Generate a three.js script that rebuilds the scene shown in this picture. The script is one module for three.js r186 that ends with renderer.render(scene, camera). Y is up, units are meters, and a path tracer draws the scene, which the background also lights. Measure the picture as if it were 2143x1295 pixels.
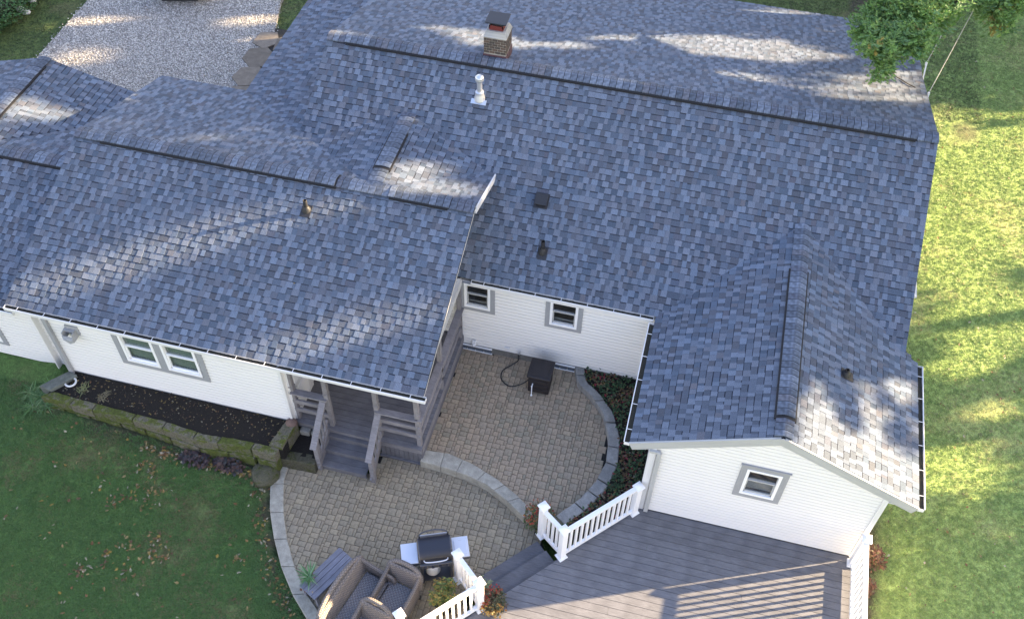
import * as THREE from 'three';
import { mergeGeometries } from 'three/addons/utils/BufferGeometryUtils.js';
import { RoundedBoxGeometry } from 'three/addons/geometries/RoundedBoxGeometry.js';
import { ImprovedNoise } from 'three/addons/math/ImprovedNoise.js';

// ---------------------------------------------------------------- camera, sky, sun, exposure
const scene = new THREE.Scene();
const camera = new THREE.PerspectiveCamera(34.57, 1024 / 618, 0.1, 1200);
camera.position.set(1.188, 17.723, 17.364);
camera.rotation.set(-0.8764, 0.2279, 0.0267, 'YXZ');
const renderer = new THREE.WebGLRenderer();
renderer.toneMapping = THREE.LinearToneMapping;
renderer.toneMappingExposure = 7.8;
renderer.shadowMap.enabled = true;
const ELEV = 15.5 * Math.PI / 180;
const HX = 0.9157, HZ = -0.4019;                       // the way to the sun, level
const sunDir = new THREE.Vector3(HX * Math.cos(ELEV), Math.sin(ELEV), HZ * Math.cos(ELEV));
const sun = new THREE.DirectionalLight(new THREE.Color().setRGB(1, 0.76, 0.47), 5);
sun.position.copy(sunDir).multiplyScalar(80);
sun.castShadow = true; sun.shadow.radius = 1;
sun.shadow.mapSize.set(4096, 4096);
Object.assign(sun.shadow.camera, { left: -30, right: 30, top: 30, bottom: -30, near: 1, far: 200 });
scene.add(sun); scene.add(sun.target);
{ // clear sky: deep blue overhead, pale towards the horizon, warmer round the low sun
  const W = 256, H = 128, d = new Float32Array(W * H * 4), v = new THREE.Vector3();
  const zen = [0.069, 0.105, 0.196], hor = [0.56, 0.52, 0.46];
  for (let j = 0; j < H; j++) for (let i = 0; i < W; i++) {
    const ph = ((i + 0.5) / W - 0.5) * Math.PI * 2, th = ((j + 0.5) / H - 0.5) * Math.PI;
    v.set(Math.cos(th) * Math.cos(ph), Math.sin(th), Math.cos(th) * Math.sin(ph));
    const y = Math.max(v.y, 0), k = Math.pow(1 - y, 3.2), c = Math.max(v.dot(sunDir), 0), g = Math.pow(c, 4) * 0.9;
    for (let n = 0; n < 3; n++) d[(j * W + i) * 4 + n] = v.y < -0.02 ? [0.05, 0.055, 0.04][n] : zen[n] * (1 - k) + hor[n] * k + g * [0.4, 0.32, 0.2][n];
    d[(j * W + i) * 4 + 3] = 1;
  }
  const t = new THREE.DataTexture(d, W, H, THREE.RGBAFormat, THREE.FloatType);
  t.mapping = THREE.EquirectangularReflectionMapping; t.magFilter = THREE.LinearFilter; t.needsUpdate = true;
  scene.background = t; scene.environment = t;
}

// ---------------------------------------------------------------- helpers
const V = (x, y, z) => new THREE.Vector3(x, y, z);
let seed = 7;
const reseed = (s) => { seed = s; };
const rnd = () => { seed = (seed + 0x6d2b79f5) | 0; let t = Math.imul(seed ^ (seed >>> 15), 1 | seed); t = (t + Math.imul(t ^ (t >>> 7), 61 | t)) ^ t; return ((t ^ (t >>> 14)) >>> 0) / 4294967296; };
const rr = (a, b) => a + (b - a) * rnd();
const pick = (a) => a[Math.floor(rnd() * a.length)];
const noiseGen = new ImprovedNoise();
const nz = (x, y, z = 0) => noiseGen.noise(x, y, z);
const used = {};
const numbered = (n) => { const k = used[n] = (used[n] ?? -1) + 1; return k ? n + '_' + String(k).padStart(3, '0') : n; };
const col = (r, g, b) => new THREE.Color().setRGB(r, g, b);
function info(o, label, category, group) { o.userData = { label, category }; if (group) o.userData.group = group; return o; }
function thing(name, label, category, pos = [0, 0, 0], turn = 0, group) {
  const o = new THREE.Group(); o.name = numbered(name); o.position.set(...pos); o.rotation.y = turn;
  scene.add(o); return info(o, label, category, group);
}
function shade(o) { o.castShadow = true; o.receiveShadow = true; return o; }
function part(name, geo, mat, parent, pos, rot) {
  if (Array.isArray(geo)) geo = mergeGeometries(geo.map((g) => (g.index ? g.toNonIndexed() : g)));
  const m = new THREE.Mesh(geo, mat); m.name = name;
  if (pos) m.position.set(...pos);
  if (rot) m.rotation.set(...rot);
  parent.add(m); return shade(m);
}
function structure(name, geo, mat) { const m = part(name, geo, mat, scene); m.userData.kind = 'structure'; return m; }
function bx(sx, sy, sz, x = 0, y = 0, z = 0) { const g = new THREE.BoxGeometry(sx, sy, sz); g.translate(x, y, z); return g; }
function ch(sx, sy, sz, x = 0, y = 0, z = 0, r = 0.006) { const g = new RoundedBoxGeometry(sx, sy, sz, 1, Math.min(r, sx / 2.1, sy / 2.1, sz / 2.1)); g.translate(x, y, z); return g; }
function span(a, b, w, h, up = V(0, 1, 0)) { // a bar from a to b, w wide, h high
  const d = b.clone().sub(a), L = d.length(), g = new THREE.BoxGeometry(w, h, L);
  const z = d.normalize(), x = up.clone().cross(z).normalize(), y = z.clone().cross(x);
  const m = new THREE.Matrix4().makeBasis(x, y, z); m.setPosition(a.clone().add(b).multiplyScalar(0.5));
  g.applyMatrix4(m); return g;
}
function tube(pts, r, seg = 24, rad = 6, closed = false) { return new THREE.TubeGeometry(new THREE.CatmullRomCurve3(pts, closed), seg, r, rad, closed); }
function prism(pts, depth) { const s = new THREE.Shape(pts.map((p) => new THREE.Vector2(...p))); return new THREE.ExtrudeGeometry(s, { depth, bevelEnabled: false }); }
function flat(pts, y, thick = 0.05) { // plan polygon [x, z] as a slab whose top is at y
  const g = prism(pts.map(([x, z]) => [x, -z]), thick); g.rotateX(-Math.PI / 2); g.translate(0, y - thick, 0); return g;
}
const inside = (pts, x, z) => { let c = false; for (let i = 0, j = pts.length - 1; i < pts.length; j = i++) { const [a, b] = pts[i], [p, q] = pts[j]; if ((b > z) !== (q > z) && x < ((p - a) * (z - b)) / (q - b) + a) c = !c; } return c; };
function metres(g, s = 1) { // uv in metres from the face's larger directions
  const p = g.attributes.position, n = g.attributes.normal, uv = new Float32Array(p.count * 2);
  for (let i = 0; i < p.count; i++) {
    const ax = Math.abs(n.getX(i)), ay = Math.abs(n.getY(i)), az = Math.abs(n.getZ(i));
    if (ay >= ax && ay >= az) { uv[2 * i] = p.getX(i) * s; uv[2 * i + 1] = p.getZ(i) * s; } else if (ax >= az) { uv[2 * i] = p.getZ(i) * s; uv[2 * i + 1] = p.getY(i) * s; } else { uv[2 * i] = p.getX(i) * s; uv[2 * i + 1] = p.getY(i) * s; }
  }
  g.setAttribute('uv', new THREE.BufferAttribute(uv, 2)); return g;
}

// ---------------------------------------------------------------- textures: grain only
function grain(size, f, srgb = true) {
  const d = new Uint8Array(size * size * 4);
  for (let j = 0; j < size; j++) for (let i = 0; i < size; i++) { const c = f(i / size, j / size); for (let n = 0; n < 3; n++) d[(j * size + i) * 4 + n] = Math.max(0, Math.min(255, 255 * (c.length ? c[n] : c))); d[(j * size + i) * 4 + 3] = 255; }
  const t = new THREE.DataTexture(d, size, size); t.magFilter = THREE.LinearFilter; t.wrapS = t.wrapT = THREE.RepeatWrapping; if (srgb) t.colorSpace = THREE.SRGBColorSpace; t.needsUpdate = true; return t;
}
const lat = {};
function tn(u, v, f) { // value noise 0..1 that repeats over the unit square
  const L = (lat[f] ??= (() => { const keep = seed; reseed(900 + f); const a = Float32Array.from({ length: f * f }, () => rnd()); reseed(keep); return a; })());
  const x = u * f, y = v * f, i = Math.floor(x), j = Math.floor(y), a = x - i, b = y - j, e = a * a * (3 - 2 * a), g = b * b * (3 - 2 * b), at = (p, q) => L[(((p % f) + f) % f) + (((q % f) + f) % f) * f];
  return (at(i, j) * (1 - e) + at(i + 1, j) * e) * (1 - g) + (at(i, j + 1) * (1 - e) + at(i + 1, j + 1) * e) * g;
}
reseed(11);
const granule = grain(28, () => 0.86 + rr(-0.17, 0.14));                       // mineral granules of the shingles
const speckle = grain(256, (u, v) => 0.84 + rr(-0.1, 0.1) + 0.14 * (tn(u, v, 12) - 0.5) + 0.06 * (tn(u, v, 40) - 0.5));  // cast concrete
const woodGrain = grain(256, (u, v) => 0.84 + 0.14 * (tn(u * 0.2 + Math.floor(v * 64) * 0.137, v, 64) - 0.5) + rr(-0.05, 0.05) + 0.1 * (tn(u, v, 7) - 0.5));
const rough = grain(128, () => rr(0.3, 0.9), false);
const paintWear = grain(256, (u, v) => 0.93 + rr(-0.03, 0.03) + 0.05 * (tn(u, v, 9) - 0.5));
const gravelTex = (() => {
  const S = 768, c = document.createElement('canvas'); c.width = c.height = S; const x = c.getContext('2d');
  x.fillStyle = '#6f6d69'; x.fillRect(0, 0, S, S);
  for (let n = 0; n < 15000; n++) {
    const v = Math.floor(rr(120, 235)), w = rr(-6, 10), px = rr(0, S), py = rr(0, S), a = rr(2.2, 5.2), b = a * rr(0.6, 0.95), t = rr(0, 3.14);
    x.fillStyle = rnd() < 0.09 ? `rgb(${v * 0.5 | 0},${v * 0.48 | 0},${v * 0.45 | 0})` : `rgb(${v + w | 0},${v | 0},${v - w * 0.8 | 0})`;
    for (const [ox, oy] of [[0, 0], [S, 0], [-S, 0], [0, S], [0, -S]]) { if (px + ox < -9 || px + ox > S + 9 || py + oy < -9 || py + oy > S + 9) continue; x.beginPath(); x.ellipse(px + ox, py + oy, a, b, t, 0, 6.3); x.fill(); }
  }
  const t = new THREE.CanvasTexture(c); t.wrapS = t.wrapT = THREE.RepeatWrapping; t.colorSpace = THREE.SRGBColorSpace; return t;
})();
const lawnTex = grain(512, (u, v) => {
  const a = (tn(u, v, 40) - 0.5) * 0.4 + (tn(u, v, 128) - 0.5) * 0.6 + rr(-0.2, 0.2), b = 0.85 + a * 0.4;
  return [b, b, b * 0.94];
});
const soilTex = grain(512, (u, v) => { const b = 0.6 + 0.5 * (tn(u, v, 60) - 0.5) + rr(-0.3, 0.3); return [b, b * 0.97, b * 0.93]; });
const scaled = (t, s) => { const c = t.clone(); c.repeat.set(s, s); c.needsUpdate = true; return c; };

// ---------------------------------------------------------------- materials (real base colours)
const M = {};
const mat = (c, o = {}) => new THREE.MeshStandardMaterial({ color: c, roughness: 0.85, ...o });
const grime = { map: paintWear };
M.siding = mat(col(0.75, 0.735, 0.70), { roughness: 0.6 });
M.white = mat(col(0.82, 0.82, 0.81), { roughness: 0.45, ...grime });
M.vinyl = mat(col(0.84, 0.84, 0.84), { roughness: 0.38 });
M.trimGrey = mat(col(0.36, 0.37, 0.385), { roughness: 0.6, ...grime });
M.rake = mat(col(0.47, 0.48, 0.475), { roughness: 0.6, ...grime });
M.dark = mat(col(0.02, 0.02, 0.022));
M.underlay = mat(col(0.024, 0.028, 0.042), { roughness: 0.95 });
M.ventBlack = mat(col(0.006, 0.006, 0.008), { roughness: 0.7 });
M.pipeBlack = mat(col(0.02, 0.02, 0.022), { roughness: 0.55 });
M.glass = new THREE.MeshPhysicalMaterial({ color: col(0.86, 0.88, 0.88), roughness: 0.03, transmission: 1, thickness: 0, ior: 1.5 });
M.blind = mat(col(0.3, 0.3, 0.3), { roughness: 0.7 });
M.blindGreen = mat(col(0.22, 0.28, 0.235), { roughness: 0.7 });
M.room = mat(col(0.42, 0.4, 0.37));
M.stoneFoundation = mat(col(0.22, 0.215, 0.2), { map: speckle });
M.galv = mat(col(0.62, 0.64, 0.66), { metalness: 0.75, roughness: 0.42 });
M.porch = mat(col(0.20, 0.195, 0.21), { map: woodGrain, roughness: 0.8 });
M.porchRail = mat(col(0.29, 0.275, 0.285), { map: woodGrain, roughness: 0.8 });
M.gutterDirt = mat(col(0.07, 0.068, 0.045), { map: soilTex });
const DECK = [0, 1, 2].map((k) => mat(col(0.2 + k * 0.007, 0.2 + k * 0.007, 0.215 + k * 0.007), { map: woodGrain, roughness: 0.72 }));
M.deckTrim = mat(col(0.12, 0.118, 0.128), { map: woodGrain, roughness: 0.75 });
M.deckStep = mat(col(0.16, 0.158, 0.172), { map: woodGrain, roughness: 0.75 });
M.leaf = (c, tr = 0.35) => new THREE.MeshPhysicalMaterial({ color: c, roughness: 0.75, transmission: tr, thickness: 0, side: THREE.DoubleSide });

// ---------------------------------------------------------------- the house
const house = thing('house', 'white lap-sided house with grey shingled gable roofs in the middle of the photo', 'house');
const H_M = 4.553, S_M = 0.5335, H_L = 3.856, S_L = 0.401, Z_L = 3.75, S_LR = 0.30, XG = -4.926, S_P = 0.226, S_C = 0.24, X_R = 3.66, H_R = 3.453, S_R = 0.466;
const H_F = 3.2, Z_F = 4.1, S_F = 0.4, X_G = -14.13, H_G = 3.25, S_G = 0.27;
// each slope: height function, the way down in plan, plan polygon, distance of its eave from its ridge in plan
const SLOPES = [
  { n: 'main_front', s: S_M, o: [0, H_M, 0], d: [0, 1], p: [[-7.2, 0], [6, 0], [6, 4.248], [-7.2, 4.248]] },
  { n: 'main_rear', s: 0.29, o: [0, H_M, 0], d: [0, -1], p: [[-7.2, 0], [6, 0], [6.04, -3.5], [6.28, -7.05], [-7.2, -7.05]] },
  { n: 'left_front', s: S_L, o: [0, H_L, Z_L], d: [0, 1], p: [[-11.515, 3.75], [-2.775, 3.75], [-2.775, 7.391], [-11.515, 7.391]] },
  { n: 'left_rear', s: S_LR, o: [0, H_L, Z_L], d: [0, -1], p: [[-11.515, 3.75], [-2.775, 3.75], [-2.775, 1.9], [-7.0, 1.9], [-9.25, 0.442], [-11.515, 0.442]] },
  { n: 'entry_left', s: S_P, o: [XG, H_L, 0], d: [-1, 0], e: 4.391, p: [[-9.317, 0.442], [-9.317, -5.2], [-7.25, -5.2], [-7.25, 2.1]] },
  { n: 'saddle_left', s: S_P, o: [XG, H_L, 0], d: [-1, 0], e: 4.391, p: [[-7.25, 1.9], [XG, 0.9], [XG, 3.75], [-7.25, 2.1]] },
  { n: 'saddle_right', s: S_C, o: [XG, H_L, 0], d: [1, 0], p: [[XG, 0.9], [XG, 3.75], [-2.95, 2.25], [-2.95, 2.05]] },
  { n: 'right_left', s: S_R, o: [X_R, H_R, 0], d: [-1, 0], p: [[X_R, 1.95], [1.152, 4.2], [1.152, 7.318], [X_R, 7.318]] },
  { n: 'right_right', s: S_R, o: [X_R, H_R, 0], d: [1, 0], p: [[X_R, 1.95], [6.264, 4.1], [6.264, 7.318], [X_R, 7.318]] },
  { n: 'far_front', s: S_F, o: [0, H_F, Z_F], d: [0, 1], p: [[-16.2, Z_F], [-11.45, Z_F], [-11.45, 7.2], [-16.2, 7.2]] },
  { n: 'far_rear', s: S_G, o: [0, H_F, Z_F], d: [0, -1], p: [[-16.2, Z_F], [-11.45, Z_F], [-11.45, 1.1], [-16.2, 1.1]] },
  { n: 'far_gable_right', s: S_G, o: [X_G, H_G, 0], d: [1, 0], p: [[X_G, 0.97], [X_G, 4.2], [-11.5, 1.7], [-11.5, 0.97]] },
  { n: 'far_gable_left', s: S_G, o: [X_G, H_G, 0], d: [-1, 0], p: [[X_G, 0.97], [X_G, 4.2], [-16.3, 2.0], [-16.3, 0.97]] },
];
for (const q of SLOPES) { q.h = (x, z) => q.o[1] - q.s * ((x - q.o[0]) * q.d[0] + (z - q.o[2]) * q.d[1]); q.c = 1 / Math.hypot(1, q.s); }
const roofOver = (x, z, not) => { let y = -9; for (const q of SLOPES) if (q !== not && inside(q.p, x, z)) y = Math.max(y, q.h(x, z)); return y; };
const EXPOSE = 0.1372;
const shingleGeo = (() => { // one tab: butt edge at +z, thick there, thin at the head
  const g = new THREE.BoxGeometry(1, 1, 1), p = g.attributes.position;
  for (let i = 0; i < p.count; i++) { if (p.getZ(i) < 0 && p.getY(i) > 0) p.setY(i, -0.1); }
  g.translate(0, 0.5, 0); g.computeVertexNormals();
  const pos = [], idx = g.index.array, keep = [];
  for (let f = 0; f < 6; f++) if (f !== 3 && f !== 5) for (let k = 0; k < 6; k++) keep.push(idx[f * 6 + k]);   // no underside, no head face
  g.setIndex(keep); return g;
})();
const TONES = [[0.2, 0.244, 0.318], [0.172, 0.209, 0.272], [0.137, 0.17, 0.227], [0.112, 0.139, 0.185], [0.099, 0.123, 0.163], [0.159, 0.172, 0.209], [0.123, 0.142, 0.189], [0.185, 0.226, 0.295]].map((c) => col(...c));
const shingleMat = TONES.map((c) => mat(c, { map: granule, bumpMap: rough, bumpScale: 0.0015, roughness: 0.95 }));
const shingleMany = mat(col(1, 1, 1), { map: granule, bumpMap: rough, bumpScale: 0.0015, roughness: 0.95 });
const tabs = [];
reseed(21);
for (const q of SLOPES) {
  const D = V(q.d[0] * q.c, -q.s * q.c, q.d[1] * q.c), A = V(q.d[1], 0, -q.d[0]), N = D.clone().cross(A);
  const O = V(...q.o), loc = q.p.map(([x, z]) => { const P = V(x, q.h(x, z), z).sub(O); return [P.dot(A), P.dot(D)]; });
  q.A = A; q.D = D; q.N = N; q.O = O;
  const B = new THREE.Matrix4().makeBasis(A, N, D).setPosition(O);
  // boarding under the shingles
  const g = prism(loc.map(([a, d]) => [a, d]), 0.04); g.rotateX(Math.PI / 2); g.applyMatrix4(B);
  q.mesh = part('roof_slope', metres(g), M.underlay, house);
  const eave = q.e ? q.e / q.c : Math.max(...loc.map((p) => p[1])), top = Math.min(...loc.map((p) => p[1]));
  const start = rr(0, 1);
  for (let k = 0; ; k++) {
    const d1 = eave - k * EXPOSE + (k ? 0 : 0.02), d0 = eave - (k + 1) * EXPOSE, dm = Math.max((d0 + d1) / 2, top + 0.01);
    if (d1 <= top + 0.03) break;
    const xs = []; for (let i = 0, j = loc.length - 1; i < loc.length; j = i++) { const [a, b] = loc[i], [c, d] = loc[j]; if ((b > dm) !== (d > dm)) xs.push(a + ((c - a) * (dm - b)) / (d - b)); }
    if (xs.length < 2) continue;
    const a1 = Math.max(...xs); let a = Math.min(...xs), tooth = rnd() < 0.5;
    a += 0;
    while (a < a1 - 0.004) {
      let w = tooth ? pick([0.085, 0.1, 0.115, 0.13, 0.145]) : pick([0.055, 0.08, 0.1, 0.125, 0.17]);
      w *= rr(0.93, 1.07); w = Math.min(w, a1 - a); if (a1 - a - w < 0.04) w = a1 - a;
      const r = rnd(), tone = tooth ? (r < 0.33 ? 0 : r < 0.62 ? 1 : r < 0.78 ? 7 : r < 0.97 ? 2 : 5) : (r < 0.42 ? 3 : r < 0.72 ? 4 : r < 0.94 ? 2 : 6);
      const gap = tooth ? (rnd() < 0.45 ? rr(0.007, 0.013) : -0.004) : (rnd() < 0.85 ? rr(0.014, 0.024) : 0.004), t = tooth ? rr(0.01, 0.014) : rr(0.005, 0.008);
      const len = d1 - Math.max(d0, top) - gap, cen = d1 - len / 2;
      const P = O.clone().addScaledVector(A, a + w / 2).addScaledVector(D, cen);
      const over = roofOver(P.x, P.z, q);
      if (over < P.y + 0.16 || (q.n === 'main_front' && P.x > -4.6 && P.x < -2.5)) {
        const m = new THREE.Matrix4().makeBasis(A.clone().multiplyScalar(w - (tooth ? 0.0035 : 0.001)), N.clone().multiplyScalar(t), D.clone().multiplyScalar(len));
        // lie back a little, butt raised on the course below
        m.setPosition(P.clone().addScaledVector(N, 0.002));
        tabs.push({ m, tone, q, dist: P.distanceTo(camera.position), f: rr(0.9, 1.1), w: rr(-0.012, 0.012), shown: over < P.y - 0.01 });
      }
      a += w; tooth = rnd() < 0.86 ? !tooth : tooth;
    }
  }
}
tabs.sort((a, b) => (b.shown - a.shown) || a.dist - b.dist);
tabs.slice(0, 300).forEach((t) => { const s = new THREE.Mesh(shingleGeo, shingleMat[t.tone]); s.name = 'shingle'; s.matrixAutoUpdate = true; t.m.decompose(s.position, s.quaternion, s.scale); t.q.mesh.add(shade(s)); });
{
  const rest = tabs.slice(300), im = new THREE.InstancedMesh(shingleGeo, shingleMany, rest.length), c = new THREE.Color();
  rest.forEach((t, i) => { im.setMatrixAt(i, t.m); c.copy(TONES[t.tone]).multiplyScalar(t.f); c.r += t.w; c.b -= t.w; im.setColorAt(i, c); });
  im.name = 'shingles'; im.userData.kind = 'stuff'; house.add(shade(im));
  console.log('tabs', tabs.length);
}
// ridge caps and ridge vents
function ridge(from, to, s1, s2, lift0, vents, step = 0.142) { // s1: fall to the right-hand side of from->to, s2: to the left
  const dir = to.clone().sub(from), L = dir.length(); dir.normalize();
  const side = dir.clone().cross(V(0, 1, 0)).normalize(), B = new THREE.Matrix4().makeBasis(side, V(0, 1, 0), dir.clone().negate());
  const arch = (w, t) => { const up = [], dn = []; for (let i = -5; i <= 5; i++) { const x = (i / 5) * w, ax = Math.abs(x), s = x > 0 ? s1 : s2, y = -s * (Math.sqrt(ax * ax + 0.0022) - 0.047); up.push([x, y + t]); dn.unshift([x, y]); } return [...up, ...dn]; };
  const cap = prism(arch(0.16, 0.016), step - 0.012); cap.translate(0, 0, -(step - 0.012));
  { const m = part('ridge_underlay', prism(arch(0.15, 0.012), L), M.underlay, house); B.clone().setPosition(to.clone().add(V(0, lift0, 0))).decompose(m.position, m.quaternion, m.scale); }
  for (const [a, b] of vents) {
    const g = prism(arch(0.19, 0.03), b - a), m = part('ridge_vent', g, M.ventBlack, house);
    B.clone().setPosition(from.clone().addScaledVector(dir, b).add(V(0, lift0, 0))).decompose(m.position, m.quaternion, m.scale);
  }
  for (let p = 0.0; p < L - 0.06; p += step) {
    const onVent = vents.some(([a, b]) => p + step / 2 > a && p + step / 2 < b), len = Math.min(step - 0.012, L - p);
    const m = part('ridge_cap', cap, shingleMat[pick([0, 1, 1, 2, 2, 3, 3, 5, 6, 7, 4])], house);
    B.clone().setPosition(from.clone().addScaledVector(dir, p).add(V(0, lift0 + (onVent ? 0.032 : 0.012), 0))).decompose(m.position, m.quaternion, m.scale);
    m.scale.z = len / (step - 0.012); m.rotateX(0.03);
  }
}
reseed(31);
ridge(V(-7.2, H_M, 0), V(6, H_M, 0), S_M, 0.29, 0.012, [[0.45, 12.75]]);
ridge(V(-11.5, H_L, Z_L), V(-2.775, H_L, Z_L), S_L, S_LR, 0.012, [[0.62, 5.85], [6.98, 8.2]]);
ridge(V(X_R, H_R, 2.1), V(X_R, H_R, 7.318), S_R, S_R, 0.012, [[1.25, 4.85]], 0.15);
ridge(V(XG, H_L, 1.34), V(XG, H_L, 3.72), S_P, S_C, 0.012, [[0.66, 1.86]], 0.15);
ridge(V(-16.2, H_F, Z_F), V(-11.45, H_F, Z_F), S_F, S_G, 0.012, [[0.3, 4.7]]);
ridge(V(X_G, H_G, 0.97), V(X_G, H_G, 4.1), S_G, S_G, 0.012, [[0.3, 2.9]]);

// rake boards, fascias, gutters
function board(name, a, b, w, h, m, dy = 0) { return part(name, span(V(...a), V(...b), w, h), m, house, [0, dy, 0]); }
const rk = (q, x, z, dy = -0.03) => [x, SLOPES.find((s) => s.n === q).h(x, z) + dy, z];
// right wing gable: broad grey rake boards under the shingle edge
part('rake_board', span(V(...rk('right_left', 1.16, 7.335, -0.11)), V(...rk('right_left', X_R, 7.335, -0.11)), 0.035, 0.2, V(0, 1, 0)), M.rake, house);
part('rake_board', span(V(...rk('right_right', X_R, 7.335, -0.11)), V(...rk('right_right', 6.25, 7.335, -0.11)), 0.035, 0.2, V(0, 1, 0)), M.rake, house);
part('rake_board', span(V(...rk('left_front', -2.785, 3.75, -0.05)), V(...rk('left_front', -2.785, 7.4, -0.05)), 0.02, 0.065), M.white, house);
part('apex_plate', prism([[-0.16, -0.085], [0, -0.01], [0.16, -0.085], [0.16, -0.275], [0, -0.2], [-0.16, -0.275]], 0.012).translate(X_R, H_R, 7.345), M.rake, house);
for (const [q, x0, z0, x1, z1] of [['left_rear', -2.76, 3.75, -2.76, 2.25], ['main_front', 5.97, 0, 5.97, 4.2], ['main_rear', 5.97, 0, 6.0, -3.5], ['main_rear', 6.0, -3.5, 6.24, -7.0], ['main_rear', 6.28, -7.065, -7.2, -7.065], ['entry_left', -9.33, 0.43, -9.33, -5.2], ['left_rear', -9.32, 0.43, -11.53, 0.43], ['left_front', -11.48, 3.75, -11.48, 7.35], ['left_rear', -11.48, 3.75, -11.48, 0.5], ['main_front', -7.17, 0, -7.17, 2.1], ['main_rear', -7.17, 0, -7.17, -4.1], ['far_gable_right', X_G, 1.0, -11.5, 1.0], ['far_gable_left', X_G, 1.0, -15.9, 1.0]])
  { const inner = ['main_front', 'left_front', 'far_gable_right', 'far_gable_left'].includes(q) || (q === 'main_rear' && z0 > -7) || (q === 'left_rear' && x0 < -11), dy = inner ? -0.13 : -0.075; part('rake_board', span(V(...rk(q, x0, z0, dy)), V(...rk(q, x1, z1, dy)), 0.025, 0.15), M.white, house); }
function gutter(ax, az, bx2, bz, y, out, nStrap) { // open trough from a to b; out = unit [x, z] away from the wall
  const t = [ax, az, bx2, bz], L = Math.hypot(bx2 - ax, bz - az), ang = Math.atan2(-(bz - az), bx2 - ax), g = new THREE.Group(), s = 1;
  g.name = 'gutter'; house.add(g); g.position.set(ax, y, az); g.rotation.y = ang;
  const o = out[0] * Math.sin(ang) + out[1] * Math.cos(ang) > 0 ? 1 : -1;
  part('trough', [bx(L, 0.006, 0.1, L / 2, -0.09, o * 0.06), bx(L, 0.09, 0.006, L / 2, -0.045, o * 0.01)], M.white, g);
  part('front_lip', [bx(L, 0.085, 0.006, L / 2, -0.045, o * 0.112), ch(L, 0.016, 0.02, L / 2, 0.001, o * 0.116, 0.006), bx(0.006, 0.09, 0.1, 0, -0.045, o * 0.06), bx(0.006, 0.09, 0.1, L, -0.045, o * 0.06)], M.white, g);
  const n = Math.ceil(L / 0.04), dirt = new THREE.PlaneGeometry(L - 0.02, 0.094, n, 3); dirt.rotateX(-Math.PI / 2); const p = dirt.attributes.position;
  for (let i = 0; i < p.count; i++) p.setY(i, 0.012 * nz(p.getX(i) * 9 + ax, p.getZ(i) * 30, y) + rr(0, 0.01));
  dirt.translate(L / 2, -0.042, o * 0.06); dirt.computeVertexNormals(); part('leaf_litter', metres(dirt, 3), M.gutterDirt, g);
  for (let i = 0; i < nStrap; i++) part('hanger_strap', bx(0.012, 0.003, 0.115, ((i + 0.5) / nStrap) * L, 0.006, o * 0.06), M.white, g);
}
gutter(-11.5, 7.395, -2.72, 7.395, 2.385, [0, 1], 15);
gutter(-2.72, 4.252, 1.1, 4.252, 2.275, [0, 1], 7);
gutter(1.145, 4.45, 1.145, 7.34, 2.275, [-1, 0], 5);
gutter(6.27, 4.12, 6.27, 7.34, 2.23, [1, 0], 6);
gutter(-16, 7.205, -11.6, 7.205, 1.95, [0, 1], 7);

// walls: solid cores, lap boards on the faces, windows
const cores = [bx(13, 3.1, 8.85, -0.65, 0.65, -2.5), bx(5.66, 2.75, 4.3, -8.53, 0.93, 2.75), bx(4.5, 2.4, 3.75, -13.85, 0.5, 3.1), bx(4.1, 2.65, 0.9, 3.65, 0.9, 4.4), bx(0.03, 2.4, 3.2, 1.6, 1.0, 5.68), bx(0.03, 2.4, 3.2, 5.7, 1.0, 5.68), bx(0.03, 2.1, 3.2, -5.73, 1.35, 5.8), bx(0.03, 2.6, 3.2, -11.2, 0.9, 5.7)];
{ // gable prisms
  const p1 = prism([[-7.05, 2.1], [5.85, 2.1], [5.85, 2.2], [-7.05, 2.2]], 0.01);
  const gx = (pts, x0, x1) => { const g = prism(pts.map(([z, y]) => [-z, y]), x1 - x0); g.rotateY(Math.PI / 2); g.translate(x0, 0, 0); return g; };
  cores.push(gx([[-6.6, 2.1], [4.1, 2.1], [4.1, 2.25], [0, 4.45], [-6.6, 2.5]], -7.1, 5.9));
  cores.push(gx([[0.7, 2.2], [7.2, 2.2], [7.2, 2.36], [3.75, 3.74], [0.7, 2.8]], -11.35, -11.0), gx([[2.35, 2.7], [4.3, 2.3], [7.2, 2.3], [7.2, 2.36], [3.75, 3.74], [2.35, 3.3]], -3.42, -3.3));
  const g = prism([[1.7, 2.2], [5.6, 2.2], [5.6, 2.4], [3.66, 3.33], [1.7, 2.4]], 1.3); g.translate(0, 0, 5.95); cores.push(g);
  part('wall_core', cores.map((c) => metres(c)), M.siding, house);
}
const lap = (L, h) => { const g = prism([[0, 0], [0.028, 0], [0.028, 0.008], [0.017, h * 0.66], [0.001, h * 0.7], [0.001, h], [0, h]], L); return g; };
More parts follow.
